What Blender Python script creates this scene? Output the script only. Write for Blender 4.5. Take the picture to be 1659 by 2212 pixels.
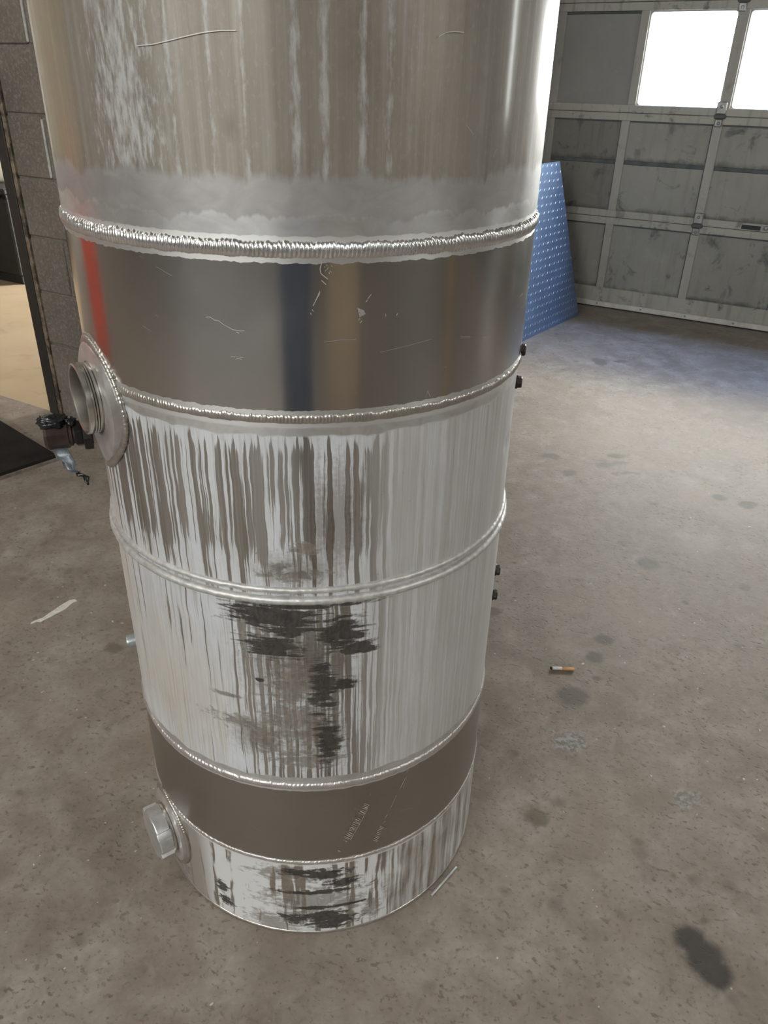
import bpy, bmesh, math, random
import numpy as np
from mathutils import Vector, Matrix, noise as mnoise

random.seed(7)
for o in list(bpy.data.objects):
    bpy.data.objects.remove(o, do_unlink=True)
scene = bpy.context.scene
COL = scene.collection

# ------------------------------------------------------------------ camera
R = 0.305                                   # tank radius (24 inch tank)
cam_d = bpy.data.cameras.new('camera')
cam = bpy.data.objects.new('camera', cam_d); COL.objects.link(cam)
CX = Vector((0.995439616, -0.092467909, 0.023444765))
CY = Vector((0.024647465, 0.486732245, 0.873203427))
CF = Vector((0.092154619, 0.868643429, -0.486791658))
CO = Vector((0.0, -1.10595756, 1.27355108))
M = Matrix.Identity(4)
for i in range(3):
    M[i][0] = CX[i]; M[i][1] = CY[i]; M[i][2] = -CF[i]; M[i][3] = CO[i]
cam.matrix_world = M
cam_d.sensor_fit = 'HORIZONTAL'; cam_d.sensor_width = 36.0
FPX = 1661.0
cam_d.lens = FPX / 1659.0 * 36.0
cam_d.clip_start = 0.02; cam_d.clip_end = 200
scene.camera = cam

# ------------------------------------------------------------------ view
vs = scene.view_settings
vs.view_transform = 'Standard'; vs.look = 'None'; vs.gamma = 1.0
vs.use_curve_mapping = False
vs.exposure = 0.44

# ------------------------------------------------------------------ world: hazy bright sky, blue overhead
SKY = 47.0
world = bpy.data.worlds.new('sky'); scene.world = world
world.use_nodes = True
wn = world.node_tree; wn.nodes.clear()
w_out = wn.nodes.new('ShaderNodeOutputWorld')
w_bg = wn.nodes.new('ShaderNodeBackground')
w_tc = wn.nodes.new('ShaderNodeTexCoord')
w_sx = wn.nodes.new('ShaderNodeSeparateXYZ')
w_rp = wn.nodes.new('ShaderNodeValToRGB')
wn.links.new(w_tc.outputs['Generated'], w_sx.inputs[0])
wn.links.new(w_sx.outputs['Z'], w_rp.inputs[0])
el = w_rp.color_ramp.elements
el[0].position = 0.0; el[0].color = (0.56, 0.555, 0.545, 1)
el[1].position = 0.40; el[1].color = (0.74, 0.733, 0.72, 1)
e = el.new(0.52); e.color = (1.0, 0.985, 0.965, 1)
e = el.new(0.64); e.color = (1.0, 0.985, 0.965, 1)
e = el.new(0.74); e.color = (0.27, 0.37, 0.62, 1)
e = el.new(1.0); e.color = (0.22, 0.33, 0.62, 1)
wn.links.new(w_rp.outputs[0], w_bg.inputs[0])
w_bg.inputs[1].default_value = SKY
wn.links.new(w_bg.outputs[0], w_out.inputs[0])

# ------------------------------------------------------------------ room axes: D along the overhead door, N towards it
DV = Vector((0.81068299, -0.58548534, 0)); NV = Vector((0.58548534, 0.81068299, 0))
def W(d, n, z):
    return DV * d + NV * n + Vector((0, 0, z))
ROOM_ROT = math.atan2(DV.y, DV.x)
DOOR_N = 4.316; DOOR_D0 = -0.8562           # door plane, and where door offset s = 0

def px_ray(x, y):
    return CF + CX * ((x - 829.5) / FPX) - CY * ((y - 1106) / FPX)
def px_floor(x, y, z=0.0):
    v = px_ray(x, y); t = (z - CO.z) / v.z
    return CO + v * t
def px_tank(x, y, r=R):
    v = px_ray(x, y); a = v.x**2 + v.y**2; b = CO.x*v.x + CO.y*v.y; c = CO.x**2 + CO.y**2 - r*r
    D = max(b*b - a*c, 0); t = (-b - math.sqrt(D)) / a; P = CO + v*t
    return math.atan2(P.x, -P.y), P.z       # angle (rad), height

# daylight portal over the row of door windows (guides the sky light, emits nothing itself)
pl_d = bpy.data.lights.new('window_portal', 'AREA'); pl_d.shape = 'RECTANGLE'
pl_d.size = 2.15; pl_d.size_y = 0.50; pl_d.cycles.is_portal = True
pl = bpy.data.objects.new('window_portal', pl_d); COL.objects.link(pl)
pl.location = W(DOOR_D0 + 1.20, DOOR_N + 0.06, 1.426)
pl.rotation_euler = (math.radians(-90), 0, ROOM_ROT)

pk_d = bpy.data.lights.new('added_clerestory_portal', 'AREA'); pk_d.shape = 'RECTANGLE'  # portal for the added back wall windows
pk_d.size = 5.5; pk_d.size_y = 0.82; pk_d.cycles.is_portal = True
pk = bpy.data.objects.new('added_clerestory_portal', pk_d); COL.objects.link(pk)
pk.location = W(-0.2, -6.64, 3.42)
pk.rotation_euler = (math.radians(90), 0, ROOM_ROT)

pw_d = bpy.data.lights.new('added_side_window_portal', 'AREA'); pw_d.shape = 'RECTANGLE'  # portal for the added narrow front window
pw_d.size = 0.40; pw_d.size_y = 1.12; pw_d.cycles.is_portal = True
pw = bpy.data.objects.new('added_side_window_portal', pw_d); COL.objects.link(pw)
pw.location = W(4.3, 4.58, 1.55); pw.rotation_euler = (math.radians(-90), 0, ROOM_ROT)

pr_d = bpy.data.lights.new('added_right_window_portal', 'AREA'); pr_d.shape = 'RECTANGLE'  # portal for the added right wall window
pr_d.size = 1.12; pr_d.size_y = 0.72; pr_d.cycles.is_portal = True
pr = bpy.data.objects.new('added_right_window_portal', pr_d); COL.objects.link(pr)
pr.location = W(6.15, 0, 3.5); pr.rotation_euler = (math.radians(90), 0, ROOM_ROT + math.radians(90))

# ================================================================== node helper
class NB:
    def __init__(self, name):
        self.m = bpy.data.materials.new(name); self.m.use_nodes = True
        self.t = self.m.node_tree; self.t.nodes.clear()
        self.out = self.n('ShaderNodeOutputMaterial'); self.b = self.n('ShaderNodeBsdfPrincipled')
        self.l(self.b.outputs[0], self.out.inputs[0])
    def n(self, typ): return self.t.nodes.new(typ)
    def l(self, a, b): self.t.links.new(a, b)
    def put(self, sock, v):
        if isinstance(v, bpy.types.NodeSocket): self.l(v, sock)
        elif isinstance(v, (tuple, list)) and sock.type == 'RGBA' and len(v) == 3: sock.default_value = (*v, 1)
        else: sock.default_value = v
    def set(self, **k):
        names = dict(col='Base Color', metal='Metallic', rough='Roughness', aniso='Anisotropic', arot='Anisotropic Rotation',
                     tan='Tangent', normal='Normal', spec='Specular IOR Level', emit='Emission Color', estr='Emission Strength', coat='Coat Weight', coatr='Coat Roughness')
        for a, v in k.items(): self.put(self.b.inputs[names[a]], v)
        return self
    def uv(self): 
        x = self.n('ShaderNodeUVMap'); x.uv_map = 'map'; return x.outputs[0]
    def obj(self): return self.n('ShaderNodeTexCoord').outputs['Object']
    def pos(self): return self.n('ShaderNodeNewGeometry').outputs['Position']
    def vm(self, op, a, b):
        x = self.n('ShaderNodeVectorMath'); x.operation = op; self.put(x.inputs[0], a); self.put(x.inputs[1], b)
        return x.outputs['Value'] if op in ('LENGTH', 'DOT_PRODUCT', 'DISTANCE') else x.outputs[0]
    def sc(self, v, s): return self.vm('MULTIPLY', v, s)
    def ma(self, op, a, b=0.0, clamp=False):
        x = self.n('ShaderNodeMath'); x.operation = op; x.use_clamp = clamp
        self.put(x.inputs[0], a); self.put(x.inputs[1], b); return x.outputs[0]
    def sep(self, v): 
        x = self.n('ShaderNodeSeparateXYZ'); self.l(v, x.inputs[0]); return x.outputs
    def noise(self, v, scale=1.0, detail=2.0, rough=0.5, dist=0.0):
        x = self.n('ShaderNodeTexNoise'); self.put(x.inputs['Vector'], v)
        x.inputs['Scale'].default_value = scale; x.inputs['Detail'].default_value = detail
        x.inputs['Roughness'].default_value = rough; x.inputs['Distortion'].default_value = dist
        return x.outputs['Fac']
    def vor(self, v, scale=1.0, feature='F1'):
        x = self.n('ShaderNodeTexVoronoi'); x.feature = feature; self.put(x.inputs['Vector'], v)
        x.inputs['Scale'].default_value = scale; return x.outputs['Distance']
    def mr(self, v, a, b, c=0.0, d=1.0, smooth=False):
        x = self.n('ShaderNodeMapRange'); x.clamp = True
        if smooth: x.interpolation_type = 'SMOOTHSTEP'
        self.put(x.inputs[0], v); 
        for i, q in enumerate((a, b, c, d)): self.put(x.inputs[1+i], q)
        return x.outputs[0]
    def mix(self, f, a, b):
        x = self.n('ShaderNodeMix'); x.data_type = 'RGBA'; self.put(x.inputs[0], f)
        self.put(x.inputs[6], a); self.put(x.inputs[7], b); return x.outputs[2]
    def mf(self, f, a, b):
        x = self.n('ShaderNodeMix'); x.data_type = 'FLOAT'; self.put(x.inputs[0], f)
        self.put(x.inputs[2], a); self.put(x.inputs[3], b); return x.outputs[0]
    def bump(self, h, strength=0.3, dist=0.01, normal=None):
        x = self.n('ShaderNodeBump'); x.inputs['Strength'].default_value = strength; x.inputs['Distance'].default_value = dist
        self.l(h, x.inputs['Height'])
        if normal is not None: self.l(normal, x.inputs['Normal'])
        return x.outputs[0]
    def blobs(self, v, items, warp=None):
        """1 at the centre of the nearest listed ellipse, 0 on its rim, negative outside"""
        cur = None
        for (cu, cv, ru, rv) in items:
            q = self.vm('MULTIPLY', self.vm('SUBTRACT', v, (cu, cv, 0)), (1/ru, 1/rv, 0))
            val = self.ma('SUBTRACT', 1.0, self.vm('LENGTH', q, (0, 0, 0)))
            cur = val if cur is None else self.ma('MAXIMUM', cur, val)
        if warp is not None: cur = self.ma('ADD', cur, warp)
        return cur
    def tangent(self):
        x = self.n('ShaderNodeTangent'); x.direction_type = 'RADIAL'; x.axis = 'Z'; return x.outputs[0]

# ================================================================== mesh helpers
def link_mesh(name, verts, faces, mat=None, parent=None, smooth=False, uvs=None):
    me = bpy.data.meshes.new(name); me.from_pydata([tuple(v) for v in verts], [], faces); me.update()
    if uvs is not None:
        lay = me.uv_layers.new(name='map')
        li = np.empty(len(me.loops), dtype=np.int32); me.loops.foreach_get('vertex_index', li)
        if isinstance(uvs, dict): arr = np.asarray(uvs['loops'], dtype=np.float32)
        else: arr = np.asarray(uvs, dtype=np.float32)[li]
        lay.data.foreach_set('uv', arr.ravel())
    if smooth: me.polygons.foreach_set('use_smooth', [True]*len(me.polygons))
    ob = bpy.data.objects.new(name, me); COL.objects.link(ob)
    if mat is not None: me.materials.append(mat.m if isinstance(mat, NB) else mat)
    if parent is not None: ob.parent = parent; ob.matrix_parent_inverse = parent.matrix_world.inverted()
    return ob
def bm_obj(name, bm, mat=None, parent=None, smooth=False):
    me = bpy.data.meshes.new(name); bm.normal_update(); bm.to_mesh(me); bm.free()
    if smooth: me.polygons.foreach_set('use_smooth', [True]*len(me.polygons))
    ob = bpy.data.objects.new(name, me); COL.objects.link(ob)
    if mat is not None: me.materials.append(mat.m if isinstance(mat, NB) else mat)
    if parent is not None: ob.parent = parent; ob.matrix_parent_inverse = parent.matrix_world.inverted()
    return ob
def empty(name, loc, label=None, cat=None, rz=0.0, kind=None):
    o = bpy.data.objects.new(name, None); COL.objects.link(o); o.location = loc; o.rotation_euler = (0, 0, rz)
    o.empty_display_size = 0.05
    o.matrix_world = Matrix.Translation(loc) @ Matrix.Rotation(rz, 4, 'Z')
    return tag(o, label, cat, kind)
def tag(o, label=None, cat=None, kind=None, group=None):
    if label: o['label'] = label
    if cat: o['category'] = cat
    if kind: o['kind'] = kind
    if group: o['group'] = group
    return o
def box_bm(bm, fn, a0, a1, b0, b1, c0, c1, bev=0.0, seg=1):
    """box in the frame fn(a,b,c)->world"""
    vs_ = [bm.verts.new(fn(a, b, c)) for a in (a0, a1) for b in (b0, b1) for c in (c0, c1)]
    fs = [(0,1,3,2),(4,6,7,5),(0,4,5,1),(2,3,7,6),(0,2,6,4),(1,5,7,3)]
    faces = [bm.faces.new([vs_[i] for i in f]) for f in fs]
    if bev > 0:
        ed = list({e for f in faces for e in f.edges})
        bmesh.ops.bevel(bm, geom=ed, offset=bev, segments=seg, affect='EDGES', profile=0.5)
    bmesh.ops.recalc_face_normals(bm, faces=bm.faces[:])
def dbox(name, d0, d1, n0, n1, z0, z1, mat, parent=None, bev=0.0, seg=1):
    bm = bmesh.new(); box_bm(bm, W, d0, d1, n0, n1, z0, z1, bev, seg)
    return bm_obj(name, bm, mat, parent)
def frame_from_axis(axis, up=Vector((0, 0, 1))):
    a = axis.normalized(); x = up.cross(a)
    if x.length < 1e-4: x = Vector((1, 0, 0))
    x.normalize(); y = a.cross(x)
    return x, y, a
def lathe(name, origin, axis, prof, mat, parent=None, segs=40, radial=None, smooth=True, cap=True, rot=0.0):
    """prof: list of (radius, height along axis); radial(theta, radius, h)->radius"""
    x, y, a = frame_from_axis(axis); vs_, fs = [], []
    for (r, h) in prof:
        for k in range(segs):
            th = 2*math.pi*k/segs + rot; rr = radial(th, r, h) if radial else r
            vs_.append(origin + a*h + x*(rr*math.cos(th)) + y*(rr*math.sin(th)))
    for i in range(len(prof)-1):
        for k in range(segs):
            k2 = (k+1) % segs; fs.append((i*segs+k, i*segs+k2, (i+1)*segs+k2, (i+1)*segs+k))
    if cap:
        if prof[0][0] > 1e-6: fs.append(tuple(range(segs))[::-1])
        if prof[-1][0] > 1e-6: fs.append(tuple(range((len(prof)-1)*segs, len(prof)*segs)))
    o = link_mesh(name, vs_, fs, mat, parent, smooth)
    if smooth: 
        for p in o.data.polygons:
            if len(p.vertices) > 4: p.use_smooth = False
    return o
def auto_sharp(o, ang=35):
    o.data.set_sharp_from_angle(angle=math.radians(ang)); return o

# ================================================================== materials
def m_concrete():
    b = NB('concrete_floor'); P = b.pos()
    n1 = b.noise(P, 1.3, 4, 0.6); n2 = b.noise(P, 7.0, 5, 0.65, 0.4); n3 = b.noise(P, 60, 3, 0.6)
    col = b.mix(b.mr(n1, 0.3, 0.7), (0.180, 0.140, 0.104), (0.262, 0.217, 0.178))
    col = b.mix(b.mr(n2, 0.40, 0.68), col, (0.345, 0.302, 0.262))
    col = b.mix(b.mr(n3, 0.35, 0.7, 0, 0.35), col, (0.17, 0.145, 0.12))
    # worn pits and soft drips, seen as small dark flecks of several sizes
    rot = b.n('ShaderNodeMapping'); rot.inputs['Rotation'].default_value = (0, 0, 0.5); b.l(P, rot.inputs[0])
    pit_w = b.noise(P, 6, 3, 0.55)
    fl = b.noise(b.sc(rot.outputs[0], (62, 84, 1)), 1.0, 2, 0.5)
    flm = b.ma('MULTIPLY', b.mr(fl, 0.59, 0.69), b.mr(pit_w, 0.36, 0.58))
    col = b.mix(b.ma('MULTIPLY', flm, 0.72), col, (0.105, 0.085, 0.065))
    mo = b.noise(P, 19, 5, 0.7, 0.6); col = b.mix(b.mr(mo, 0.50, 0.72, 0, 0.5), col, (0.155, 0.128, 0.098)); col = b.mix(b.mr(mo, 0.28, 0.42, 0.35, 0), col, (0.38, 0.345, 0.30))
    vd = b.vor(b.vm('ADD', P, b.sc(b.n('ShaderNodeTexNoise').outputs['Color'], (.02, .02, 0))), 13.0)
    vsz = b.noise(P, 13, 1, 0.5); dots = b.mr(vd, 0.02, b.mr(vsz, 0.45, 0.70, 0.10, 0.34), 1, 0)
    dots = b.ma('MULTIPLY', dots, b.mr(vsz, 0.50, 0.55, 0, 0.62)); col = b.mix(dots, col, (0.105, 0.085, 0.068))
    sp = b.noise(P, 120, 2, 0.5); col = b.mix(b.ma('MULTIPLY', b.mr(sp, 0.62, 0.72), 0.6), col, (0.095, 0.08, 0.065))
    wh = b.noise(b.sc(P, (1, 1, 1)), 75, 1, 0.4, 0.3); col = b.mix(b.ma('MULTIPLY', b.mr(wh, 0.768, 0.79), 0.7), col, (0.66, 0.63, 0.58))
    # brown rusty bloom, left of the tank
    br = b.noise(P, 2.6, 3, 0.55); col = b.mix(b.mr(br, 0.52, 0.75, 0, 0.35), col, (0.27, 0.20, 0.145))
    # oil spots where the photograph shows them
    def spot(x, y, rx, ry):
        p = px_floor(x, y); return (p.x, p.y, rx, ry)
    soft = [spot(1492, 2030, .036, .034), spot(1522, 2068, .044, .042), spot(1543, 2100, .038, .038)]
    mid = [spot(1237, 1503, .052, .042), spot(1284, 1420, .031, .030), spot(1305, 1382, .030, .030), spot(1400, 1218, .046, .046), spot(1555, 1075, .036, .03), spot(1612, 1092, .032, .030)]
    faint = [spot(1308, 1003, .075, .04), spot(1230, 1020, .04, .028), spot(1350, 1022, .05, .02), spot(1188, 985, .04, .03), spot(1555, 1075, .03, .03),
             spot(1612, 1092, .026, .026), spot(1160, 1760, .035, .03), spot(1455, 1890, .012, .018), spot(1300, 780, .06, .06), spot(1340, 780, .05, .03),
             spot(1065, 1322, .03, .03), spot(1520, 1988, .014, .010), spot(1610, 1270, .02, .02), spot(245, 1400, .03, .025), spot(1620, 1090, .03, .02),
             spot(85, 830, .09, .06), spot(1480, 1300, .012, .012), spot(1290, 1465, .014, .010), spot(1330, 985, .05, .025)]
    wv = b.ma('MULTIPLY', b.ma('SUBTRACT', b.noise(P, 40, 3, 0.6), 0.5), 0.55)
    wv2 = b.ma('MULTIPLY', b.ma('SUBTRACT', b.noise(P, 16, 4, 0.6), 0.5), 3.2)
    s1 = b.mr(b.blobs(P, soft, wv), -0.05, 0.5, 0, 0.86, True)
    s2 = b.mr(b.blobs(P, mid, wv), -0.05, 0.55, 0, 0.75, True)
    s3 = b.mr(b.blobs(P, faint, wv2), -0.1, 0.6, 0, 0.75, True)
    col = b.mix(s3, col, (0.125, 0.10, 0.07)); col = b.mix(s2, col, (0.085, 0.07, 0.058)); col = b.mix(s1, col, (0.030, 0.025, 0.022))
    # chipped bluish aggregate patch
    pc = b.mr(b.blobs(P, [spot(1228, 1600, .055, .06), spot(1480, 1720, .05, .04)], wv2), 0.1, 0.9, 0, 0.6, True)
    col = b.mix(pc, col, b.mix(b.mr(b.noise(P, 90, 3, .6), .42, .6), (0.14, 0.125, 0.10), (0.36, 0.36, 0.36)))
    wet = b.ma('MAXIMUM', s1, s2)
    rough = b.mf(wet, b.mr(n2, 0.3, 0.7, 0.55, 0.7), 0.6)
    h = b.ma('ADD', b.ma('MULTIPLY', n3, 0.4), b.ma('SUBTRACT', b.ma('MULTIPLY', n2, 0.6), flm))
    b.set(col=col, rough=rough, spec=0.42, normal=b.bump(h, 0.25, 0.003)); return b
def m_tan_concrete():
    b = NB('tan_concrete'); P = b.pos()
    n1 = b.noise(P, 1.1, 4, 0.6); n2 = b.noise(P, 6, 4, 0.6, 0.5)
    col = b.mix(b.mr(n1, 0.3, 0.7), (0.37, 0.275, 0.165), (0.47, 0.365, 0.235))
    col = b.mix(b.mr(n2, 0.56, 0.75, 0, 0.4), col, (0.25, 0.18, 0.11))
    b.set(col=col, rough=0.6, normal=b.bump(n2, 0.15, 0.004)); return b
def m_block(name='concrete_block', base=(0.185, 0.165, 0.14), dark=(0.12, 0.105, 0.088), light=(0.27, 0.245, 0.21)):
    b = NB(name); P = b.pos()
    n1 = b.noise(P, 3.0, 4, 0.6); n2 = b.noise(P, 90, 4, 0.7); n3 = b.noise(P, 260, 2, 0.6)
    col = b.mix(b.mr(n1, 0.35, 0.7), dark, base); col = b.mix(b.mr(n2, 0.5, 0.72, 0, 0.8), col, light)
    col = b.mix(b.mr(n2, 0.3, 0.45, 0.6, 0), col, dark)
    b.set(col=col, rough=0.92, spec=0.2, normal=b.bump(b.ma('ADD', n2, b.ma('MULTIPLY', n3, 0.4)), 0.7, 0.004)); return b
def m_plain(name, col, rough=0.6, metal=0.0, nscale=0, namp=0.0, bumpk=0.0, spec=0.5):
    b = NB(name)
    c = col
    if nscale:
        nn = b.noise(b.pos(), nscale, 4, 0.6)
        c = b.mix(b.mr(nn, 0.3, 0.75), tuple(x*(1-namp) for x in col), tuple(min(1, x*(1+namp)) for x in col))
        if bumpk: b.set(normal=b.bump(nn, bumpk, 0.004))
    b.set(col=c, rough=rough, metal=metal, spec=spec); return b
def m_doorpaint(name, base, grime=0.5, shelf=False):
    b = NB(name); P = b.pos(); s = b.sep(P)
    n1 = b.noise(P, 2.2, 4, 0.6)
    st = b.noise(b.sc(P, (26, 26, 2.5)), 1.0, 3, 0.55)
    bl = b.noise(P, 9, 5, 0.65, 0.6)
    col = b.mix(b.mr(n1, 0.3, 0.7), tuple(x*0.82 for x in base), base)
    col = b.mix(b.mr(st, 0.52, 0.72, 0, 0.35*grime*2), col, tuple(x*0.6 for x in base))
    col = b.mix(b.mr(bl, 0.57, 0.72, 0, min(0.95, 1.3*grime)), col, (0.055, 0.055, 0.055))
    col = b.mix(b.mr(bl, 0.3, 0.42, 0.25, 0), col, tuple(min(1, x*1.35) for x in base))
    if shelf:
        g = None
        for zz in (0.13, 0.609, 0.897):
            v = b.mr(s[2], zz, zz+0.055, 1, 0); v = b.ma('MULTIPLY', v, b.mr(s[2], zz-.004, zz-.002)); g = v if g is None else b.ma('MAXIMUM', g, v)
        g = b.mr(b.ma('ADD', g, b.ma('MULTIPLY', b.ma('SUBTRACT', b.noise(P, 11, 5, .65), 0.5), 1.6)), 0.55, 1.15, 0, 0.8)
        col = b.mix(g, col, (0.07, 0.07, 0.062))
    b.set(col=col, rough=0.62, spec=0.35); return b

MT = {}
MT['floor'] = m_concrete()
MT['tan'] = m_tan_concrete()
MT['block'] = m_block()
MT['mortar'] = m_plain('mortar', (0.16, 0.145, 0.125), 0.95, 0, 40, 0.3)
MT['mortar_smear'] = m_plain('mortar_smear', (0.42, 0.41, 0.39), 0.9, 0, 60, 0.25)
MT['wallpaint'] = m_plain('wall_paint', (0.24, 0.22, 0.19), 0.8, 0, 2.0, 0.25)
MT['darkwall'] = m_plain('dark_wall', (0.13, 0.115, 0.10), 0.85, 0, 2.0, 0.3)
MT['ceiling'] = m_plain('ceiling_paint', (0.30, 0.285, 0.26), 0.85, 0, 1.5, 0.2)
MT['doorpanel'] = m_doorpaint('door_panel_paint', (0.315, 0.308, 0.28), 0.6, True)
MT['doorpanel_dirty'] = m_doorpaint('door_panel_dirty', (0.225, 0.215, 0.19), 1.1, True)
MT['doorrail'] = m_doorpaint('door_rail_paint', (0.42, 0.41, 0.365), 1.1)
MT['doorstile'] = m_doorpaint('door_stile_paint', (0.40, 0.39, 0.35), 0.3)
MT['blank'] = m_doorpaint('blank_panel_paint', (0.29, 0.285, 0.27), 0.0)
MT['rib'] = m_plain('rib_grime_shade', (0.095, 0.10, 0.105), 0.7, 0, 12, 0.4)  # dark tone carries grime and the shade of grooves and edges
MT['alu_strip'] = m_plain('aluminium_retainer', (0.62, 0.60, 0.56), 0.5, 0.35, 14, 0.2)
MT['rubber'] = m_plain('black_rubber', (0.022, 0.022, 0.023), 0.75, 0, 30, 0.3)
MT['hinge'] = m_plain('galvanised_hinge', (0.34, 0.34, 0.33), 0.5, 0.6, 30, 0.3)
MT['hole'] = m_plain('dark_slot', (0.03, 0.035, 0.04), 0.7)
MT['asphalt'] = m_plain('concrete_apron', (0.62, 0.60, 0.56), 0.9, 0, 3, 0.15)

def m_glass():
    b = NB('window_glass'); b.t.nodes.remove(b.b)
    tr = b.n('ShaderNodeBsdfTransparent'); gl = b.n('ShaderNodeBsdfGlossy'); mx = b.n('ShaderNodeMixShader')
    lw = b.n('ShaderNodeLayerWeight'); lw.inputs[0].default_value = 0.5
    tr.inputs[0].default_value = (0.95, 0.965, 0.96, 1); gl.inputs['Roughness'].default_value = 0.03
    fac = b.ma('ADD', b.ma('MULTIPLY', b.ma('POWER', lw.outputs['Facing'], 5.0), 0.6), 0.03)
    b.l(fac, mx.inputs[0]); b.l(tr.outputs[0], mx.inputs[1]); b.l(gl.outputs[0], mx.inputs[2]); b.l(mx.outputs[0], b.out.inputs[0]); return b
MT['glass'] = m_glass()

def m_steel_jamb():
    b = NB('rusty_painted_steel'); P = b.pos(); n1 = b.noise(P, 14, 5, 0.65, 0.4)
    col = b.mix(b.mr(n1, 0.62, 0.78), (0.020, 0.021, 0.017), (0.10, 0.065, 0.038))
    b.set(col=col, rough=0.55); return b
MT['jamb'] = m_steel_jamb()
def m_jamb_edge():
    b = NB('worn_steel_edge'); P = b.pos(); n1 = b.noise(P, 20, 5, 0.65, 0.4)
    col = b.mix(b.mr(n1, 0.42, 0.6), (0.045, 0.036, 0.026), (0.24, 0.19, 0.13))
    b.set(col=col, rough=0.6); return b
MT['jamb_edge'] = m_jamb_edge()

# ---- tank metals (uv 'map' holds arc length and height in metres)
Z_LOW, Z_S4, Z_R3, Z_S2, Z_S1 = 0.1878, 0.3608, 0.6989, 0.9454, 1.1262
Z_TOP = 1.66
def arc(deg): return math.radians(deg) * R
def halo(b, u, z, zs, w, seed=0.0, amp=0.004):
    """etched pale border either side of a weld"""
    x = b.n('ShaderNodeCombineXYZ'); b.put(x.inputs[0], u); x.inputs[1].default_value = seed
    wob = b.ma('MULTIPLY', b.ma('SUBTRACT', b.noise(x.outputs[0], 70, 2, 0.5), 0.5), amp*2)
    dz = b.ma('ABSOLUTE', b.ma('SUBTRACT', b.ma('SUBTRACT', z, zs), wob))
    return b.ma('LESS_THAN', dz, w)

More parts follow.
